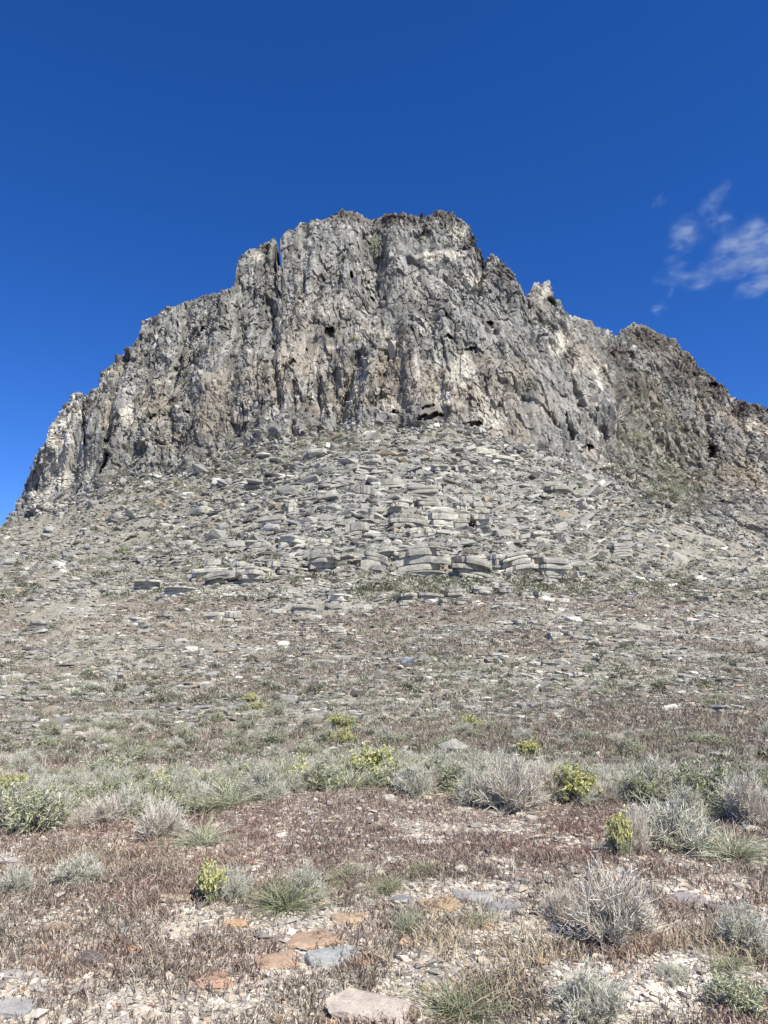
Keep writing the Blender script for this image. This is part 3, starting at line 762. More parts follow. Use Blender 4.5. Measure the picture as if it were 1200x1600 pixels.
for i in big_:
    pmi = random.randrange(len(pm)); o = new_obj('boulder', pm[pmi])
    o.location = pos[i]; o.scale = scl[i]; o.rotation_euler = (tx[i], ty[i], yaw[i])
    tone = TONE[pmi]; shp = 'thin flat' if fl[i] < .3 else ('chunky' if fl[i] > .5 else 'angular')
    if py[i] < 905:
        row = 'top of block field' if py[i] < 745 else ('middle of block field' if py[i] < 825 else 'foot of block field')
        tag(o, '%s %s %s block, %s, %s' % (SIZE(wp[i]), tone, shp, row, ZONE(px[i])), 'boulder', 'blocks under the cliff')
    else:
        row = 'just below the ledge band' if py[i] < 985 else ('half way down the scrubby slope' if py[i] < 1080 else 'low on the scrubby slope')
        tag(o, '%s %s %s rock %s, %s' % (SIZE(wp[i]), tone, shp, row, ZONE(px[i])), 'boulder', 'rocks on the lower slope')

# single stones that stand out in the photo: px, py, width px, height px, colour, label
PALE, GREY, DARK, ORNG = (0.55, 0.50, 0.43), (0.33, 0.32, 0.30), (0.15, 0.13, 0.12), (0.37, 0.265, 0.185)
HERO = [(713, 1174, 46, 34, (0.36, 0.345, 0.30), 'pale angular boulder with a black shaded left end just behind the shrub belt', 'boulder'),
        (640, 1038, 26, 17, (0.34, 0.36, 0.38), 'blue-grey rounded boulder with rusty patches in the middle of the lower slope', 'boulder'),
        (436, 1180, 48, 15, (0.20, 0.17, 0.15), 'long dark brown boulder behind the shrub belt left of centre', 'boulder'),
        (483, 990, 17, 13, (0.58, 0.50, 0.40), 'small cream boulder alone on the brown slope below the ledges', 'boulder'),
        (1085, 1186, 44, 15, (0.17, 0.15, 0.13), 'dark split boulder behind the shrub belt at the right', 'boulder'),
        (575, 1602, 96, 34, (0.50, 0.43, 0.36), 'thick pinkish-grey slab with a rough pale front edge at the bottom of the photo', 'stone'),
        (520, 1503, 66, 20, (0.33, 0.34, 0.32), 'smooth rounded grey stone lying against rusty plates', 'stone'),
        (484, 1478, 74, 16, ORNG, 'largest rust-orange plate behind the smooth rounded grey stone', 'stone'),
        (560, 1503, 36, 10, ORNG, 'small rust-orange chip at the right end of the smooth grey stone', 'stone'),
        (430, 1506, 50, 12, ORNG, 'rust-orange plate left of the smooth rounded grey stone', 'stone'),
        (325, 1537, 56, 12, (0.40, 0.26, 0.18), 'flat stone with a rusty top and dark front edge, bottom left', 'stone'),
        (82, 1458, 30, 11, ORNG, 'rust-orange stone near the left edge of the foreground', 'stone'),
        (690, 1429, 56, 9, (0.38, 0.285, 0.18), 'thin ochre-orange plate on dark rock right of centre', 'stone'),
        (136, 1508, 46, 20, DARK, 'dark rough stone in the grass at the lower left', 'stone'),
        (205, 1495, 24, 11, (0.45, 0.28, 0.17), 'small dull orange stone right of the dark rough stone', 'stone'),
        (742, 1420, 56, 12, GREY, 'grey flat rock just behind the thin ochre plate', 'stone'),
        (790, 1432, 50, 11, (0.27, 0.26, 0.25), 'darker grey flat rock right of the thin ochre plate', 'stone'),
        (880, 1412, 46, 12, (0.30, 0.24, 0.19), 'brown plank-like rock behind the bare pale shrub', 'stone'),
        (1082, 1422, 50, 14, (0.26, 0.23, 0.22), 'mauve-grey flat rock between the bare shrub and the pale soil patch', 'stone'),
        (1128, 1432, 30, 12, (0.24, 0.22, 0.21), 'small mauve-grey rock right of its larger flat neighbour', 'stone'),
        (672, 1326, 34, 10, (0.50, 0.46, 0.42), 'pale flat stone alone in the dark grass right of centre', 'stone'),
        (433, 1588, 20, 12, ORNG, 'small orange pebble-like stone at the bottom left of centre', 'stone'),
        (514, 1598, 26, 10, (0.50, 0.33, 0.2), 'tan-orange stone touching the left end of the thick slab', 'stone'),
        (12, 1588, 50, 14, GREY, 'grey flat rock in the bottom left corner', 'stone'),
        (606, 1588, 0, 0, GREY, '', ''),
        (272, 1416, 44, 10, (0.46, 0.38, 0.29), 'cracked tan plate left of the yellow-tipped bush', 'stone'),
        (545, 1446, 44, 10, (0.40, 0.30, 0.2), 'tan plate with a dark hollow beside it in the centre foreground', 'stone'),
        (500, 1416, 30, 12, (0.55, 0.42, 0.30), 'peach-coloured stone right of the tufted green shrub', 'stone'),
        (365, 1448, 30, 9, (0.50, 0.33, 0.20), 'dull orange stone below the yellow-tipped bush', 'stone'),
        (630, 1415, 28, 12, (0.22, 0.22, 0.22), 'small dark grey rock beside the little dark green tuft', 'stone'),
        (640, 1478, 26, 8, (0.45, 0.32, 0.22), 'little tan stone at the left end of the golden grass', 'stone'),
        (1105, 1468, 20, 9, (0.2, 0.18, 0.17), 'small dark stone above the brown grass at the right', 'stone'),
        (920, 1500, 0, 0, GREY, '', '')]
for k_, (px_, py_, wp_, hp_, c0, lab, cat) in enumerate(HERO):
    if not lab: continue
    p = at(px_, py_)[0]
    dist_ = math.hypot(p[1], p[2] - EYE)
    s_ = dist_ / FPX
    V, F = hull_proto(437 + k_, 34 if py_ > 1250 else 12, 0.6 if py_ > 1250 else 0.05)
    bm = bmesh.new()
    vs = [bm.verts.new(v) for v in V]
    for f in F: bm.faces.new([vs[i] for i in f])
    bmesh.ops.subdivide_edges(bm, edges=bm.edges, cuts=2, use_grid_fill=True)
    bmesh.ops.triangulate(bm, faces=bm.faces)
    for v in bm.verts:
        n_ = mnoise.noise_vector(v.co * 3.0 + Vector((k_, 0, 0)))
        v.co += n_ * (0.035 if py_ > 1250 else .02)
    bm.verts.index_update()
    V = np.array([v.co[:] for v in bm.verts]); F = np.array([[v.index for v in f.verts] for f in bm.faces]); bm.free()
    c_ = np.tile(np.array(c0), (len(V), 1))
    if c0 == (0.34, 0.36, 0.38): c_[(V[:, 0] > 0.1) & (V[:, 2] < 0.1)] = (0.42, 0.30, 0.22)
    w_ = wp_ * s_
    hh = max(hp_ * s_ * (1.0 if py_ < 1250 else 0.62), 0.03) * 1.25
    o = new_obj('boulder' if cat == 'boulder' else 'stone', make_mesh('stone', V, F, M_rock if py_ < 1250 else M_stone, c_))
    o.scale = (w_ * 1.15, w_ * (0.65 if py_ < 1250 else 0.75), hh)
    o.location = (p[0], p[1] + 0.3 * w_, p[2] + 0.18 * hh)
    o.rotation_euler = (random.uniform(-.06, .1), random.uniform(-.08, .08), random.uniform(-.3, .3))
    tag(o, lab, cat)

# ------------------------------------------------------------------ gravel in the foreground
n = 230000
gx = rng.uniform(-1, 1, n); gy = np.exp(rng.uniform(math.log(2.9), math.log(10.5), n))
X_ = gx * (gy * 0.60 + 2.2)
gpx = 600 + X_ / (gy * cp) * FPX; gpy = py_of(gy, 0)
gv = gravel_at(gpx, gpy, X_, gy)
kp = rng.uniform(0, 1, n) < np.clip(0.45 + gv, 0, 1)
gpx, gpy, gy, gv = gpx[kp], gpy[kp], gy[kp], gv[kp]
pos = at(gpx, gpy); pos[:, 0] += rng.uniform(-.01, .01, len(pos)); pos[:, 1] += rng.uniform(-.015, .015, len(pos))
sz = np.clip(0.0115 * np.exp(rng.normal(0, 0.55, len(pos))), 0.005, 0.075) * (1 + 0.05 * gy)
scl = np.stack([sz * rng.uniform(.8, 1.5, len(sz)), sz, sz * rng.uniform(.25, .6, len(sz))], -1)
Rm = rotz(rng.uniform(0, 6.28, len(sz))) @ rotx(rng.normal(0, .3, len(sz)))
pos[:, 2] += 0.2 * scl[:, 2]
gc = pal(len(sz), [(0.46, 0.41, 0.34), (0.60, 0.55, 0.46), (0.34, 0.31, 0.28), (0.22, 0.20, 0.185), (0.40, 0.28, 0.19), (0.43, 0.36, 0.28)], [5, 2, 4, 3, 0.6, 3])
tag(new_obj('gravel', scatter_mesh('gravel', [OCT, (OCT[0][:, [1, 0, 2]] * (1, 1, -1), OCT[1]), PROTO[0]], pos, scl, Rm, gc, M_chip, jit=.25)), kind='stuff')
# larger chips and flakes, foreground and lower slope
n = 22000
px = rng.uniform(-60, 1260, n); py = np.concatenate([rng.uniform(1225, 1600, n // 4), rng.uniform(900, 1225, n - n // 4)])
pos = at(px, py)
wpx = np.clip(5.5 * np.exp(rng.normal(0, .5, n)), 2, 20) * np.where(py > 1225, 1.3, 0.9)
sz = wpx * pos[:, 1] / FPX
scl = np.stack([sz, sz * rng.uniform(.6, 1, n), sz * rng.uniform(.15, .4, n)], -1)
Rm = rotz(rng.uniform(0, 6.28, n)) @ rotx(rng.normal(0, .2, n))
pos[:, 2] += 0.15 * scl[:, 2]
kc = pal(n, [(0.44, 0.41, 0.34), (0.33, 0.31, 0.27), (0.18, 0.16, 0.14), (0.42, 0.30, 0.2), (0.58, 0.53, 0.44)], [4, 3, 3, .4, 1.6])
tag(new_obj('stone_flakes', scatter_mesh('stone_flakes', PROTO, pos, scl, Rm, kc, M_stone)), kind='stuff')

# ------------------------------------------------------------------ blades, twigs, leaves
def ribbons(P0, D, L, W, bend, nseg=3, droop=0.0, tip=0.15, mid=1.0):
    """curved ribbons: P0 root, D unit direction, L length, W width, bend sideways vector; returns V, F(quads), owner"""
    n = len(P0)
    side = np.cross(D, rng.normal(0, 1, (n, 3))); side /= np.linalg.norm(side, axis=1)[:, None] + 1e-9
    t_ = np.linspace(0, 1, nseg + 1)
    V = np.zeros((n, nseg + 1, 2, 3))
    for i, tv in enumerate(t_):
        c_ = P0 + D * (L * tv)[:, None] + bend * (L * tv * tv)[:, None]
        c_[:, 2] -= droop * L * tv ** 3
        wd = W * ((1 - tv) * 1.0 + tv * tip) * (mid if 0 < i < nseg else 1)
        V[:, i, 0] = c_ - side * (wd / 2)[:, None]; V[:, i, 1] = c_ + side * (wd / 2)[:, None]
    b_ = (np.arange(n) * (nseg + 1) * 2)[:, None]
    F = []
    for i in range(nseg):
        F.append(np.concatenate([b_ + 2 * i, b_ + 2 * i + 1, b_ + 2 * i + 3, b_ + 2 * i + 2], 1))
    return V.reshape(-1, 3), np.concatenate(F), np.repeat(np.arange(n), (nseg + 1) * 2)

def tubes(P0, P1, R0, R1, bow=None, nseg=2):
    """thin three-sided tapering twigs from P0 to P1"""
    n = len(P0); D = P1 - P0
    a_ = np.cross(D, rng.normal(0, 1, (n, 3))); a_ /= np.linalg.norm(a_, axis=1)[:, None] + 1e-9
    b_ = np.cross(D, a_); b_ /= np.linalg.norm(b_, axis=1)[:, None] + 1e-9
    V = np.zeros((n, nseg + 1, 3, 3))
    for i in range(nseg + 1):
        tv = i / nseg
        c_ = P0 + D * tv + (bow * (4 * tv * (1 - tv)) if bow is not None else 0)
        r_ = R0 * (1 - tv) + R1 * tv
        for k_ in range(3):
            an = 2.094 * k_
            V[:, i, k_] = c_ + (a_ * math.cos(an) + b_ * math.sin(an)) * r_[:, None]
    o_ = (np.arange(n) * (nseg + 1) * 3)[:, None]
    F = []
    for i in range(nseg):
        for k_ in range(3):
            k2 = (k_ + 1) % 3
            F.append(np.concatenate([o_ + 3 * i + k_, o_ + 3 * i + k2, o_ + 3 * i + 3 + k2, o_ + 3 * i + 3 + k_], 1))
    return V.reshape(-1, 3), np.concatenate(F), np.repeat(np.arange(n), (nseg + 1) * 3)

def dirs(n, up=0.5, spread=1.0):
    d = rng.normal(0, 1, (n, 3)); d[:, 2] = np.abs(d[:, 2]) * up + 0.12
    d[:, :2] *= spread
    return d / np.linalg.norm(d, axis=1)[:, None]

def shrub_skeleton(n1, n2, n3, up=0.8, r=0.010):
    """unit shrub (radius about .5, height about .6): three orders of twigs; returns mesh arrays and the tip points"""
    d1 = dirs(n1, up)
    reach = 1 / np.sqrt((d1[:, 0] ** 2 + d1[:, 1] ** 2) / 0.25 + d1[:, 2] ** 2 / 0.34)
    p0 = np.stack([rng.normal(0, .035, n1), rng.normal(0, .035, n1), np.zeros(n1)], -1)
    L1 = reach * rng.uniform(.45, .75, n1)
    p1 = p0 + d1 * L1[:, None]
    p0[:, 2] -= 0.03
    A = tubes(p0, p1, np.full(n1, r), np.full(n1, r * .5), rng.normal(0, .03, (n1, 3)), 3)
    i2 = rng.integers(0, n1, n2)
    t2 = rng.uniform(.25, 1, n2)
    q0 = p0[i2] + (p1[i2] - p0[i2]) * t2[:, None]
    d2 = d1[i2] + rng.normal(0, .45, (n2, 3)); d2[:, 2] += .25; d2 /= np.linalg.norm(d2, axis=1)[:, None]
    q1 = q0 + d2 * (reach[i2] * rng.uniform(.18, .42, n2))[:, None]
    B = tubes(q0, q1, np.full(n2, r * .5), np.full(n2, r * .28), rng.normal(0, .015, (n2, 3)), 2)
    i3 = rng.integers(0, n2, n3)
    u0 = q0[i3] + (q1[i3] - q0[i3]) * rng.uniform(.3, 1, n3)[:, None]
    d3 = d2[i3] + rng.normal(0, .6, (n3, 3)); d3[:, 2] += .3; d3 /= np.linalg.norm(d3, axis=1)[:, None]
    u1 = u0 + d3 * rng.uniform(.05, .16, n3)[:, None]
    Cc = tubes(u0, u1, np.full(n3, r * .32), np.full(n3, r * .16), None, 1)
    return A, B, Cc, q1, u0, u1

def join(parts, cols_):
    Vs, Fs, Cs, off = [], [], [], 0
    for (V, F, own), c_ in zip(parts, cols_):
        Vs.append(V); Fs.append(F + off); off += len(V)
        Cs.append(c_[own] if len(c_) > 1 else np.tile(c_, (len(V), 1)))
    return np.concatenate(Vs), np.concatenate(Fs), np.concatenate(Cs)

def leaves(P, D, L, W, colr, k=1, spread=.6):
    P = np.repeat(P, k, 0); D = np.repeat(D, k, 0); n = len(P)
    d = D + rng.normal(0, spread, (n, 3)); d /= np.linalg.norm(d, axis=1)[:, None]
    V, F, own = ribbons(P, d, L * rng.uniform(.6, 1.4, n), W * rng.uniform(.7, 1.3, n), rng.normal(0, .12, (n, 3)), 1, tip=.35)
    c_ = pal(n, colr[0], colr[1], .22)
    return V, F, c_[own]

def sage(kind):
    """returns dict part -> mesh for a unit shrub"""
    out = {}
    if kind == 'sage':            # grey-green, leafy
        A, B, Cc, q1, u0, u1 = shrub_skeleton(46, 260, 900, .8, .011)
        V, F, c_ = join([A, B, Cc], [pal(46, [(.34, .31, .28), (.22, .19, .17)], [1, 1]), pal(260, [(.42, .40, .36), (.3, .27, .24)], [1, 1]), pal(900, [(.46, .45, .40), (.36, .36, .30)], [1, 1])])
        out['branches'] = make_mesh('branches', V, F, M_twig, c_)
        V, F, c_ = leaves(u0 * .5 + u1 * .5, u1 - u0, .055, .014, ([(.36, .375, .21), (.50, .51, .33), (.18, .195, .09), (.66, .66, .48)], [4, 4, 2.5, 2.5]), 4)
        out['foliage'] = make_mesh('foliage', V, F, M_leaf, c_)
    elif kind == 'grey':          # silver twigs, sparse leaves
        A, B, Cc, q1, u0, u1 = shrub_skeleton(70, 460, 2200, .8, .008)
        V, F, c_ = join([A, B, Cc], [pal(70, [(.42, .38, .33), (.22, .19, .16)], [1, 1]), pal(460, [(.55, .52, .45), (.33, .30, .25)], [1, 1]), pal(2200, [(.78, .76, .65), (.46, .45, .36)], [1, 1])])
        out['branches'] = make_mesh('branches', V, F, M_twig, c_)
        V, F, c_ = leaves(u0, u1 - u0, .05, .010, ([(.46, .46, .35), (.30, .31, .20), (.62, .60, .50)], [3, 2, 2]), 2)
        out['foliage'] = make_mesh('foliage', V, F, M_leaf, c_)
    elif kind == 'bare':          # leafless pale twigs
        A, B, Cc, q1, u0, u1 = shrub_skeleton(60, 650, 3200, .95, .0085)
        V, F, c_ = join([A, B], [pal(60, [(.52, .47, .38), (.33, .28, .22)], [2, 1]), pal(650, [(.60, .55, .44), (.42, .37, .28)], [2, 1])])
        out['branches'] = make_mesh('branches', V, F, M_twig, c_)
        V, F, c_ = join([Cc], [pal(3200, [(.76, .71, .61), (.48, .44, .37), (.32, .26, .20)], [3, 2, 1])])
        out['twigs'] = make_mesh('twigs', V, F, M_twig, c_)
    elif kind == 'yellow':        # flowering
        A, B, Cc, q1, u0, u1 = shrub_skeleton(42, 240, 700, .9, .011)
        V, F, c_ = join([A, B, Cc], [pal(42, [(.34, .31, .28), (.22, .19, .17)], [1, 1]), pal(240, [(.42, .40, .36), (.3, .27, .24)], [1, 1]), pal(700, [(.42, .42, .34)], [1])])
        out['branches'] = make_mesh('branches', V, F, M_twig, c_)
        V, F, c_ = leaves(u0 * .5 + u1 * .5, u1 - u0, .06, .016, ([(.32, .35, .17), (.44, .46, .24), (.20, .22, .10)], [3, 3, 2]), 3)
        out['foliage'] = make_mesh('foliage', V, F, M_leaf, c_)
        top = u1[(u1[:, 2] > .18)]
        top = top[rng.integers(0, len(top), 600)]
        cen = top + rng.normal(0, .008, top.shape)
        V, F, c_ = leaves(cen, dirs(len(cen), 1.0), .034, .030, ([(.66, .63, .25), (.54, .54, .22), (.76, .72, .44)], [3, 2, 2]), 6, 1.2)
        out['blossoms'] = make_mesh('blossoms', V, F, M_leaf, c_)
    return out

def clump_mesh(pale=True):
    n = 420
    d = dirs(n, 1.1)
    P = np.stack([rng.normal(0, .09, n), rng.normal(0, .09, n), np.full(n, -.02)], -1)
    bend = d * np.array((.5, .5, 0)) + rng.normal(0, .08, (n, 3)); bend[:, 2] -= .25
    V, F, own = ribbons(P, d, rng.uniform(.35, .75, n), np.full(n, .014), bend, 4, tip=.1)
    c_ = pal(n, [(.46, .48, .34), (.34, .38, .22), (.58, .57, .46), (.44, .38, .28)] if pale else [(.24, .28, .14), (.34, .36, .22), (.42, .38, .28), (.2, .2, .12)], [3, 3, 2, 1.2])
    return make_mesh('blades', V, F, M_blade, c_[own])

LIB = {}
def build_thing(name, parts, label='', cat='shrub'):
    root = bpy.data.objects.new(name, None); COL.objects.link(root)
    root.empty_display_size = 0.1
    for pn, me in parts.items(): new_obj(pn, me, root)
    return root
KINDS = {'sage': 'sagebrush', 'grey': 'grey_shrub', 'bare': 'bare_shrub', 'yellow': 'flowering_shrub'}
PARTS = {k_: [sage(k_) for _ in range(4)] for k_ in KINDS}
CLUMPS = {'clump': [clump_mesh(True) for _ in range(3)], 'tuft': [clump_mesh(False) for _ in range(3)]}
for k_, nm in KINDS.items():
    for v_, pr in enumerate(PARTS[k_]):
        LIB[(k_, v_)] = (nm, pr)
used_proto = {}
def copy_tree(o):
    c_ = o.copy(); COL.objects.link(c_)
    for ch in [q for q in kids[o.name]]:
        d_ = ch.copy(); COL.objects.link(d_); d_.parent = c_
    return c_
kids = {}
def place(kind, px_, py_, wp_, hp_, label, group=None, cat=None, sink=0.0):
    p = at(px_, py_)[0]
    s_ = math.hypot(p[1], p[2] - EYE) / FPX
    w_ = wp_ * s_ * 1.08; h_ = hp_ * s_
    if kind in CLUMPS:
        o = new_obj('grass_clump' if kind == 'clump' else 'green_tuft', random.choice(CLUMPS[kind]))
        o.scale = (w_, w_ * .95, h_ / .62); cat = cat or 'grass clump'
    else:
        v_ = random.randrange(4)
        if (kind, v_) not in used_proto:
            nm, pr = LIB[(kind, v_)]
            o = bpy.data.objects.new(nm, None); COL.objects.link(o); o.empty_display_size = .1
            ch = []
            for pn, me in pr.items(): ch.append(new_obj(pn, me, o))
            used_proto[(kind, v_)] = o; kids[o.name] = ch
        else:
            o = copy_tree(used_proto[(kind, v_)])
            if 'group' in o: del o['group']
        o.scale = (w_, w_ * .95, h_ / .58); cat = cat or 'shrub'
    o.location = (p[0], p[1] + .3 * w_, p[2] - sink * h_)
    o.rotation_euler = (0, 0, random.uniform(0, 6.28))
    tag(o, label, cat, group)
    return o

H = [('yellow', 322, 1420, 46, 60, 'small bush with bright yellow-green tips left of the foreground twig shrub'),
     ('grey', 356, 1416, 62, 52, 'silvery twig shrub touching the yellow-green bush in the left foreground'),
     ('tuft', 440, 1432, 90, 76, 'tufted green shrub with a dark core in the left foreground'),
     ('grey', 476, 1418, 74, 58, 'silvery half of the tufted shrub right of its green side'),
     ('bare', 972, 1508, 140, 108, 'large leafless pale twig shrub standing over bare cream soil'),
     ('grey', 1072, 1338, 150, 84, 'large silvery shrub at the right behind the bare pale one'),
     ('clump', 1166, 1352, 96, 62, 'pale green bladed clump at the right edge beside the silvery shrub'),
     ('yellow', 973, 1345, 44, 62, 'narrow bush with a yellow-green top left of the large silvery shrub'),
     ('bare', 1000, 1340, 60, 70, 'thin leafless shrub between the narrow yellow bush and the silvery shrub'),
     ('sage', 1176, 1604, 96, 54, 'low fresh green shrub in the bottom right corner'),
     ('grey', 936, 1602, 110, 66, 'grey twig shrub with dark heart at the bottom edge of the bare soil'),
     ('grey', 1184, 1525, 84, 76, 'silvery shrub with yellow stems at the right edge'),
     ('sage', 28, 1308, 116, 84, 'large dark green sagebrush at the left edge'),
     ('bare', 242, 1318, 84, 62, 'mauve-grey leafless shrub at the front of the shrub belt on the left'),
     ('clump', 306, 1326, 76, 44, 'pale green tuft right of the mauve-grey leafless shrub'),
     ('yellow', 906, 1256, 86, 56, 'big rounded shrub covered in yellow blossom in the shrub belt'),
     ('yellow', 580, 1222, 84, 50, 'yellow-topped green shrub at the middle of the shrub belt'),
     ('yellow', 1010, 1258, 34, 34, 'small yellow bush right of the big yellow-blossomed shrub'),
     ('yellow', 16, 1244, 50, 28, 'low yellow shrub at the far left of the belt'),
     ('yellow', 245, 1246, 44, 36, 'yellow shrub in the left part of the belt'),
     ('yellow', 233, 1262, 30, 30, 'little yellow-green bush just in front of the yellow shrub on the left'),
     ('sage', 161, 1222, 84, 44, 'dark green rounded shrub behind the left end of the belt'),
     ('tuft', 607, 1402, 50, 30, 'small dark green tuft in the centre foreground'),
     ('tuft', 668, 1374, 54, 24, 'sparse dark green tuft right of the centre foreground'),
     ('grey', 106, 1392, 84, 44, 'thin pale grey shrub in the grass at the left'),
     ('grey', 10, 1402, 60, 40, 'thin grey shrub cut by the left edge'),
     ('yellow', 736, 1134, 36, 22, 'bright yellow flowering bush above the pale boulder'),
     ('sage', 741, 1154, 34, 20, 'round olive bush just below the bright yellow one'),
     ('yellow', 392, 1088, 28, 14, 'yellow bush on the slope, upper one of two'),
     ('yellow', 401, 1104, 26, 13, 'yellow bush on the slope, lower one of two'),
     ('yellow', 531, 1138, 40, 24, 'straw-yellow bush on the slope left of centre'),
     ('yellow', 536, 1164, 34, 26, 'yellow-green bush just behind the belt left of centre'),
     ('yellow', 830, 1184, 40, 26, 'pale yellow bush behind the belt right of centre'),
     ('grey', 648, 1246, 74, 52, 'silvery rounded shrub at the front edge of the belt in the centre'),
     ('bare', 806, 1268, 120, 84, 'wide whitish twig shrub at the front of the belt right of centre'),
     ('grey', 745, 1258, 70, 60, 'silvery shrub left of the wide whitish twig shrub'),
     ('sage', 1120, 1266, 120, 84, 'large green and silver shrub at the right end of the belt'),
     ('grey', 1040, 1236, 90, 54, 'grey spreading shrub behind the small yellow bush'),
     ('tuft', 720, 1600, 120, 66, 'green bladed tuft at the bottom edge right of centre'),
     ('clump', 640, 1462, 44, 52, 'bluish-grey grass tuft beside the little tan stone'),
     ('clump', 752, 1452, 46, 30, 'thin bluish tuft in front of the grey flat rocks'),
     ('bare', 880, 1450, 60, 50, 'small leafless shrub left of the large pale twig shrub'),
     ('tuft', 1150, 1552, 60, 36, 'brown-green tuft in front of the silvery right-edge shrub'),
     ('bare', 1192, 1300, 90, 80, 'tall grey stemmed shrub cut by the right edge'),
     ('tuft', 545, 1382, 60, 30, 'sparse green grass tuft behind the centre foreground'),
     ('grey', 1060, 1560, 50, 26, 'tiny grey twig cushion on the bare cream soil')]
for a_ in H: place(*a_)
# the belt
def belt_front(px_): return np.interp(px_, [0, 150, 350, 430, 560, 700, 800, 1000, 1100, 1200], [1296, 1296, 1272, 1252, 1238, 1244, 1262, 1262, 1285, 1300])
i_ = 0; tries = 0
for row in range(5):
    px_ = -60 + random.uniform(0, 30)
    while px_ < 1260:
        fr = float(belt_front(px_)); back = 1210 + 12 * math.sin(px_ / 130)
        py_ = fr - (fr - back) * (row + random.uniform(-.3, .3)) / 4.4 - 6
        wp_ = random.uniform(48, 92) * (1.0 - 0.13 * row)
        kd = random.choices(['sage', 'grey', 'bare', 'clump', 'tuft', 'yellow'], [4.8, 5, 1.4, 2.2, .8, .35])[0]
        hp_ = wp_ * random.uniform(.5, .78)
        L_ = {'sage': ('grey-green leafy sagebrush crowded in the shrub belt below the hillside', 'sagebrushes of the belt', 'shrub'),
              'grey': ('silvery twiggy shrub crowded in the shrub belt below the hillside', 'silvery shrubs of the belt', 'shrub'),
              'bare': ('leafless pale shrub standing in the shrub belt below the hillside', 'leafless shrubs of the belt', 'shrub'),
              'clump': ('pale bladed grass clump in the shrub belt below the hillside', 'pale grass clumps of the belt', 'grass clump'),
              'tuft': ('dark green bladed tuft in the shrub belt below the hillside', 'green tufts of the belt', 'grass clump'),
              'yellow': ('yellow-flecked green shrub in the shrub belt below the hillside', 'yellow-flecked shrubs of the belt', 'shrub')}[kd]
        RW = ['front row', 'second row', 'middle row', 'fourth row', 'back row'][row]
        place(kd, px_, py_, wp_, hp_, ('big ' if wp_ > 66 else 'smaller ') + L_[0].replace('crowded in', 'of').replace('standing in', 'of').replace(' below the hillside', '') + ', %s, %s' % (RW, ZONE(px_)), L_[1], L_[2])
        px_ += wp_ * random.uniform(.38, .68)
# scrub on the slope: the nearer ones as things
n = 230
for _ in range(n):
    u_ = random.random() ** 0.75
    py_ = 1020 + 172 * u_
    px_ = random.uniform(-30, 1230)
    if float(fbm(np.array([px_ / 160]), np.array([py_ / 30]), np.array([0.]), 2, 141)[0]) < -0.25 and random.random() < .7: continue
    p = at(px_, py_)[0]
    wm = random.uniform(.2, .55)
    wp_ = wm * FPX / p[1]
    kd = random.choices(['sage', 'grey', 'clump', 'tuft', 'bare'], [5, 3.2, .8, .9, .8])[0]
    L_ = {'sage': ('small grey-green sagebrush dotted on the stony lower slope', 'small sagebrushes on the slope', 'shrub'),
          'grey': ('small silvery shrub dotted on the stony lower slope', 'small silvery shrubs on the slope', 'shrub'),
          'bare': ('small leafless shrub on the stony lower slope', 'small leafless shrubs on the slope', 'shrub'),
          'clump': ('small pale grass clump on the stony lower slope', 'small grass clumps on the slope', 'grass clump'),
          'tuft': ('small dark green tuft on the stony lower slope', 'small green tufts on the slope', 'grass clump')}[kd]
    RW = 'just above the belt' if py_ > 1150 else ('a little above the belt' if py_ > 1100 else ('well above the belt' if py_ > 1055 else 'far above the belt'))
    place(kd, px_, py_, wp_, wp_ * random.uniform(.42, .66), L_[0].replace(' dotted on the stony lower slope', '').replace(' on the stony lower slope', '').replace('small', 'small low' if wm < .35 else 'small bushy') + ' %s, %s' % (RW, ZONE(px_)), L_[1], L_[2])
# a few dark bushes that can be told apart on the cliff
for px_, py_, w_, h_, lab in [(830, 618, 26, 26, 'dark green bush on the cliff face right of centre'), (1050, 790, 50, 34, 'dark green bush low in the gully at the right'), (990, 690, 24, 18, 'olive bush high in the right-hand gully'), (590, 392, 22, 44, 'green bush in the cleft below the summit'), (356, 690, 26, 22, 'grey-green bush at the cliff foot on the left'), (552, 540, 22, 16, 'small bush right of the black cave mouth'), (1090, 700, 20, 14, 'small bush beside the large dark cave at the right'), (192, 858, 22, 14, 'dark round bush on the slope at the left'), (158, 872, 18, 12, 'olive bush left of the dark round one'), (3, 836, 14, 16, 'dark bush on the skyline at the far left edge')]:
    place('sage', px_, py_, w_, h_, lab)
# the far scrub: past counting, one mesh
def far_scrub(n, box, wlo, whi, mask):
    px = rng.uniform(box[0], box[1], n); py = rng.uniform(box[2], box[3], n)
    kp = mask(px, py); px, py = px[kp], py[kp]
    pos = at(px, py)
    w = rng.uniform(wlo, whi, len(px))
    return px, py, pos, w
def m1(px, py): return (py > np.interp(px, BX, BY) - 4) & (0.35 * fbm(px / 50, py / 34, px * 0, 3, 142) + rng.uniform(-.5, .5, len(px)) > .15) & ~((np.hypot((px - 650) / 260, (py - 800) / 100) < 1) & (rng.uniform(0, 1, len(px)) < .72))
def m2(px, py): return (py < np.interp(px, BX, BY)) & (py > np.interp(px, CX, CY) + 8) & (fbm(px / 40, py / 30, px * 0, 3, 143) > .15)
def m3(px, py): return (py < np.interp(px, BX, BY) + 10) & (py > np.interp(px, CX, CY) + 40) & (np.hypot((px - 1040 - (py - 740) * .3) / 75, (py - 730) / 130) + 0.4 * vnoise(px / 20, py / 20, px * 0, 144) < 1)
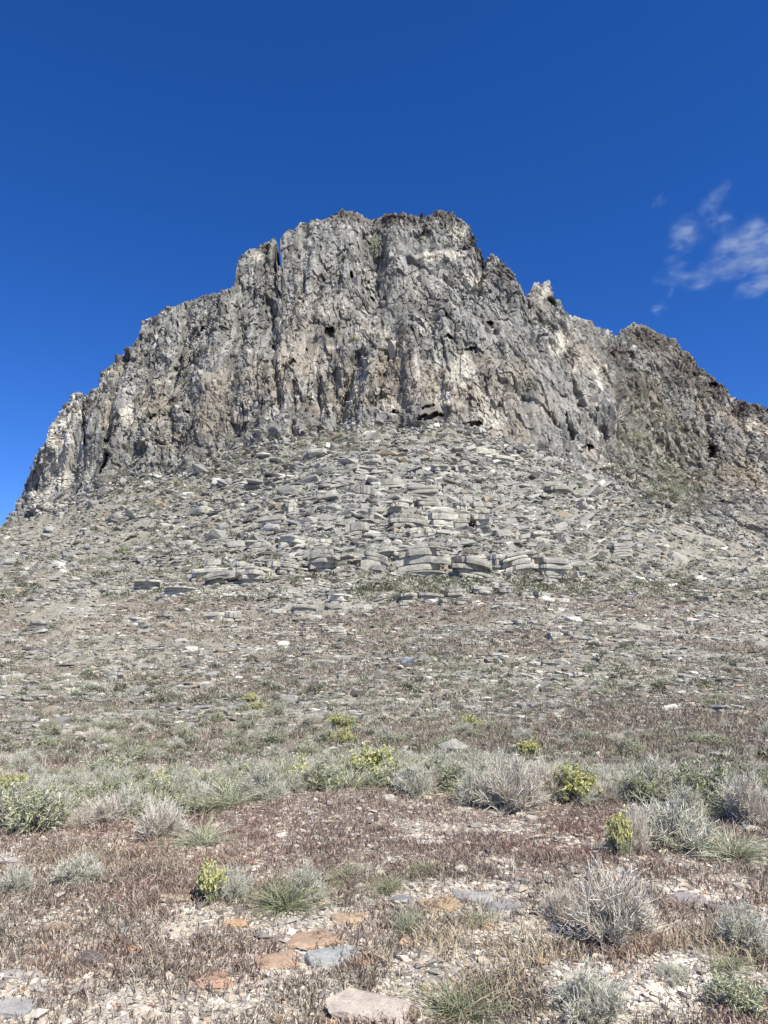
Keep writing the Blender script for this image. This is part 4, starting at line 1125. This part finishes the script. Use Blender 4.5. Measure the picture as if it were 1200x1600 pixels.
groups = [far_scrub(420, (-500, 1700, 1205, 1290), .25, .6, lambda a, b: (a < -50) | (a > 1250)), far_scrub(1500, (170, 600, 655, 790), .5, 1.3, lambda a, b: (b > np.interp(a, BX, BY) - 14) & (b < np.interp(a, BX, BY) + 45)), far_scrub(13000, (-180, 1380, 660, 940), .4, 1.2, m1), far_scrub(3900, (-250, 1450, 920, 1090), .18, .55, m1), far_scrub(1500, (20, 1200, 340, 860), .6, 1.6, m2), far_scrub(1300, (900, 1200, 560, 860), .8, 2.4, m3), far_scrub(4000, (-300, 1500, 1020, 1195), .10, .28, lambda a, b: np.ones(len(a), bool))]
pos = np.concatenate([g_[2] for g_ in groups]); w = np.concatenate([g_[3] for g_ in groups])
nb = len(pos); K = 60
d = dirs(nb * K, .9)
r_ = rng.uniform(.35, 1, nb * K) ** .5
wv = np.repeat(w, K)
P = np.repeat(pos, K, 0) + d * (r_ * wv * .5)[:, None] * np.array((1, 1, .85)) 
D = d + rng.normal(0, .5, d.shape); D /= np.linalg.norm(D, axis=1)[:, None]
V, F, own = ribbons(P, D, wv * rng.uniform(.10, .20, nb * K), wv * rng.uniform(.06, .11, nb * K), rng.normal(0, .1, d.shape), 1, tip=.4)
bc = pal(nb, [(.21, .215, .145), (.32, .32, .235), (.11, .115, .07), (.22, .19, .145), (.44, .44, .33)], [4, 4, 3, 2.2, 3], .15)
c_ = np.repeat(bc, K, 0) * rng.uniform(.75, 1.3, (nb * K, 1))
tag(new_obj('scrub', make_mesh('scrub', V, F, M_leaf, c_[own])), kind='stuff')

# ------------------------------------------------------------------ cheatgrass
def grass(n, ylo, yhi, hlo, hhi, wd, seed, hill=False):
    gy = np.exp(rng.uniform(math.log(ylo), math.log(yhi), n)) if not hill else None
    if not hill:
        X_ = rng.uniform(-1, 1, n) * (gy * .60 + 2.2)
        px = 600 + X_ / (gy * cp) * FPX; py = py_of(gy, 0)
        gv = gravel_at(px, py, X_, gy)
        cov = fbm(X_ / .35, gy / .35, X_ * 0, 3, 151)
        wht = sstep(1.15, .7, np.hypot((px - 1010) / 170, (py - 1560) / 45) + .2 * cov)
        kp = rng.uniform(0, 1, n) < np.clip(.44 + .55 * cov - .24 * gv - .34 * wht, .04, 1) * np.clip(8 / gy, .5, 1)
    else:
        px = rng.uniform(-300, 1500, n); py = rng.uniform(ylo, yhi, n)
        kp = np.ones(n, bool)
    px, py = px[kp], py[kp]
    pos = at(px, py)
    if hill:
        k2 = rng.uniform(0, 1, len(px)) < np.clip(.35 + 1.5 * fbm(pos[:, 0] / 9, pos[:, 1] / 4, px * 0, 4, 101), .08, 1)
        px, py, pos = px[k2], py[k2], pos[k2]
    else:
        pos[:, 0] += rng.uniform(-.012, .012, len(pos)); pos[:, 1] += rng.uniform(-.02, .02, len(pos))
    m = len(pos)
    nbl = 3
    pos = np.repeat(pos, nbl, 0) + rng.normal(0, .008 if not hill else .03, (m * nbl, 3)) * (1, 1, 0)
    pxr, pyr = np.repeat(px, nbl), np.repeat(py, nbl)
    M_ = m * nbl
    d = rng.normal(0, .24, (M_, 3)); d[:, 2] = 1; d /= np.linalg.norm(d, axis=1)[:, None]
    bend = rng.normal(0, .2, (M_, 3)); bend[:, 2] = -.1
    L = rng.uniform(hlo, hhi, M_)
    c_ = pal(M_, [(.215, .165, .135), (.30, .245, .20), (.13, .10, .08), (.50, .44, .35), (.30, .29, .21)], [4, 3.2, 2.8, 3.4, 1.4], .2)
    if not hill:
        gold = sstep(1.15, .6, np.hypot((pxr - 770) / 165, (pyr - 1505) / 62) + .3 * vnoise(pxr / 40, pyr / 20, pxr * 0, 152))
        gold = np.maximum(gold, .7 * sstep(1.1, .6, np.hypot((pxr - 1090) / 130, (pyr - 1520) / 40)))
        gold = np.maximum(gold, .45 * sstep(1.1, .5, np.hypot((pxr - 210) / 260, (pyr - 1345) / 38)))
        g2 = pal(M_, [(.44, .37, .26), (.54, .47, .34), (.32, .26, .18)], [3, 2, 2], .15)
        c_ = np.where((rng.uniform(0, 1, M_) < gold * .9)[:, None], g2, c_)
        L = L * (1 + .7 * gold) * (1 + .35 * vnoise(pxr / 60, pyr / 25, pxr * 0, 154))
        far_ = sstep(1410, 1340, pyr)
        c_ = c_ * (1 - far_[:, None] * (1 - gold[:, None]) * np.array((.08, .16, .13)))
        red = sstep(0, .5, vnoise(pxr / 150, pyr / 40, pxr * 0, 153))
        c_ = c_ * (1 + red[:, None] * np.array((.05, -.06, -.05)))
    W = wd * rng.uniform(.7, 1.4, M_)
    if hill: W = W * np.clip(pos[:, 1] / 14, 1, 3); L = L * np.clip(pos[:, 1] / 30, 1, 1.5)
    V, F, own = ribbons(pos, d, L, W, bend, 2 if not hill else 1, droop=.25, tip=.5, mid=1.5)
    return V, F, c_[own]
V, F, c_ = grass(215000, 2.9, 13.5, .035, .095, .0038, 1)
tag(new_obj('cheatgrass', make_mesh('cheatgrass', V, F, M_blade, c_)), kind='stuff')
V, F, c_ = grass(120000, 930, 1222, .10, .20, .010, 2, True)
tag(new_obj('hillside_grass', make_mesh('hillside_grass', V, F, M_blade, c_)), kind='stuff')

# ------------------------------------------------------------------ the thin cloud at the right
def cloud():
    D_ = 3000.0
    def P(px, py, dd=0.0):
        a_, b_, c_ = ray(px, py); t_ = (D_ + dd) / b_
        return Vector((a_ * t_, D_ + dd, EYE + c_ * t_))
    m = bpy.data.materials.new('cloud_vapour'); m.use_nodes = True
    N, L = m.node_tree.nodes, m.node_tree.links
    for n_ in list(N):
        if n_.type == 'BSDF_PRINCIPLED': N.remove(n_)
    pv_ = N.new('ShaderNodeVolumePrincipled'); pv_.inputs['Color'].default_value = (0.88, 0.97, 1, 1); pv_.inputs['Anisotropy'].default_value = 0.0
    L.new(pv_.outputs[0], N['Material Output'].inputs['Volume'])
    geo = N.new('ShaderNodeNewGeometry')
    # wisps: x, y, half length, half thickness, slope (degrees), strength
    W_ = [(1072, 366, 26, 26, 0, .55), (1150, 385, 42, 24, -20, .8), (1185, 372, 30, 30, 0, .7), (1130, 420, 44, 14, -10, .65), (1180, 412, 40, 12, 4, 1.0), (1185, 446, 34, 12, -18, 1.0), (1110, 318, 18, 9, -25, .5), (1130, 300, 12, 8, -20, .45), (1125, 345, 26, 10, 35, .45), (1065, 434, 44, 9, 5, .35), (1095, 438, 30, 9, -8, .4), (1230, 400, 50, 50, 0, .7), (1028, 482, 9, 5, -10, .4), (1028, 312, 6, 6, 0, .25), (1052, 412, 16, 8, 0, .3), (1048, 448, 8, 7, 0, .3)]
    nz_ = N.new('ShaderNodeTexNoise'); nz_.inputs['Scale'].default_value = 0.010; nz_.inputs['Detail'].default_value = 5; nz_.inputs['Roughness'].default_value = .6; nz_.inputs['Distortion'].default_value = 0.8
    L.new(geo.outputs['Position'], nz_.inputs['Vector'])
    off = N.new('ShaderNodeVectorMath'); off.operation = 'MULTIPLY_ADD'
    off.inputs[1].default_value = (120, 0, 120)
    L.new(nz_.outputs['Color'], off.inputs[0]); 
    sub_ = N.new('ShaderNodeVectorMath'); sub_.operation = 'ADD'; sub_.inputs[1].default_value = (-60, 0, -60)
    L.new(geo.outputs['Position'], sub_.inputs[0]); L.new(sub_.outputs[0], off.inputs[2])
    cur = None
    bm = bmesh.new()
    k0 = D_ / FPX
    for (x_, y_, rx, ry, sl_, st_) in W_:
        c_ = P(x_, y_, (x_ * 7 % 60) - 30)
        mp = N.new('ShaderNodeMapping'); mp.vector_type = 'TEXTURE'
        mp.inputs['Location'].default_value = c_
        mp.inputs['Rotation'].default_value = (0, R(sl_), 0)
        sc3 = (rx * k0 * 1.45, 90, ry * k0 * 1.6)
        mp.inputs['Scale'].default_value = sc3
        L.new(off.outputs[0], mp.inputs['Vector'])
        ln = N.new('ShaderNodeVectorMath'); ln.operation = 'LENGTH'; L.new(mp.outputs[0], ln.inputs[0])
        mr = N.new('ShaderNodeMapRange'); mr.interpolation_type = 'SMOOTHSTEP'
        mr.inputs['From Min'].default_value = 1.0; mr.inputs['From Max'].default_value = 0.0
        mr.inputs['To Min'].default_value = 0; mr.inputs['To Max'].default_value = st_
        L.new(ln.outputs['Value'], mr.inputs['Value'])
        if cur is None: cur = mr.outputs[0]
        else:
            ad = N.new('ShaderNodeMath'); ad.operation = 'ADD'; L.new(cur, ad.inputs[0]); L.new(mr.outputs[0], ad.inputs[1]); cur = ad.outputs[0]
        bmesh.ops.create_icosphere(bm, subdivisions=2, radius=1.0, matrix=Matrix.Translation(c_) @ Matrix.Rotation(R(sl_), 4, 'Y') @ Matrix.Diagonal((sc3[0] + 30, 110, sc3[2] + 30, 1)))
    n2 = N.new('ShaderNodeTexNoise'); n2.inputs['Scale'].default_value = 0.026; n2.inputs['Detail'].default_value = 6; n2.inputs['Roughness'].default_value = .62
    mp2 = N.new('ShaderNodeMapping'); mp2.inputs['Rotation'].default_value = (0, R(-20), 0); mp2.inputs['Scale'].default_value = (.55, .6, 1.4)
    L.new(geo.outputs['Position'], mp2.inputs['Vector']); L.new(mp2.outputs[0], n2.inputs['Vector'])
    m2_ = N.new('ShaderNodeMapRange'); m2_.inputs['From Min'].default_value = .44; m2_.inputs['From Max'].default_value = .68; m2_.inputs['To Min'].default_value = 0.015; m2_.inputs['To Max'].default_value = 1.0
    L.new(n2.outputs['Fac'], m2_.inputs['Value'])
    mu = N.new('ShaderNodeMath'); mu.operation = 'MULTIPLY'; L.new(cur, mu.inputs[0]); L.new(m2_.outputs[0], mu.inputs[1])
    mv = N.new('ShaderNodeMath'); mv.operation = 'MULTIPLY'; L.new(mu.outputs[0], mv.inputs[0]); mv.inputs[1].default_value = CLOUD_DENS
    L.new(mv.outputs[0], pv_.inputs['Density'])
    me = bpy.data.meshes.new('cloud'); bm.to_mesh(me); bm.free(); me.materials.append(m)
    o = new_obj('cloud', me)
    rm = o.modifiers.new('remesh', 'REMESH'); rm.mode = 'VOXEL'; rm.voxel_size = 14
    tag(o, 'thin white wispy cloud in the blue sky right of the peak', 'cloud')
CLOUD_DENS = 0.016
cloud()
scn.cycles.volume_step_rate = 1.0

# ------------------------------------------------------------------ tell look-alikes apart by their order in the picture
by = {}
for o in scn.objects:
    if o.parent is None and 'label' in o.keys() and 'group' in o.keys():
        by.setdefault(o['label'], []).append(o)
ORD = ['first', 'second', 'third', 'fourth', 'fifth', 'sixth', 'seventh', 'eighth', 'ninth']
for lab, lst in by.items():
    n = len(lst)
    if 1 < n <= 9:
        lst.sort(key=lambda q: q.location.x / max(q.location.y, .1))
        for i, q in enumerate(lst):
            w = 'left one' if i == 0 else ('right one' if i == n - 1 else ('middle one' if n == 3 else ORD[i] + ' from left'))
            if len((lab + ' ' + w).replace(',', ' ').split()) <= 16: q['label'] = lab + ', ' + w
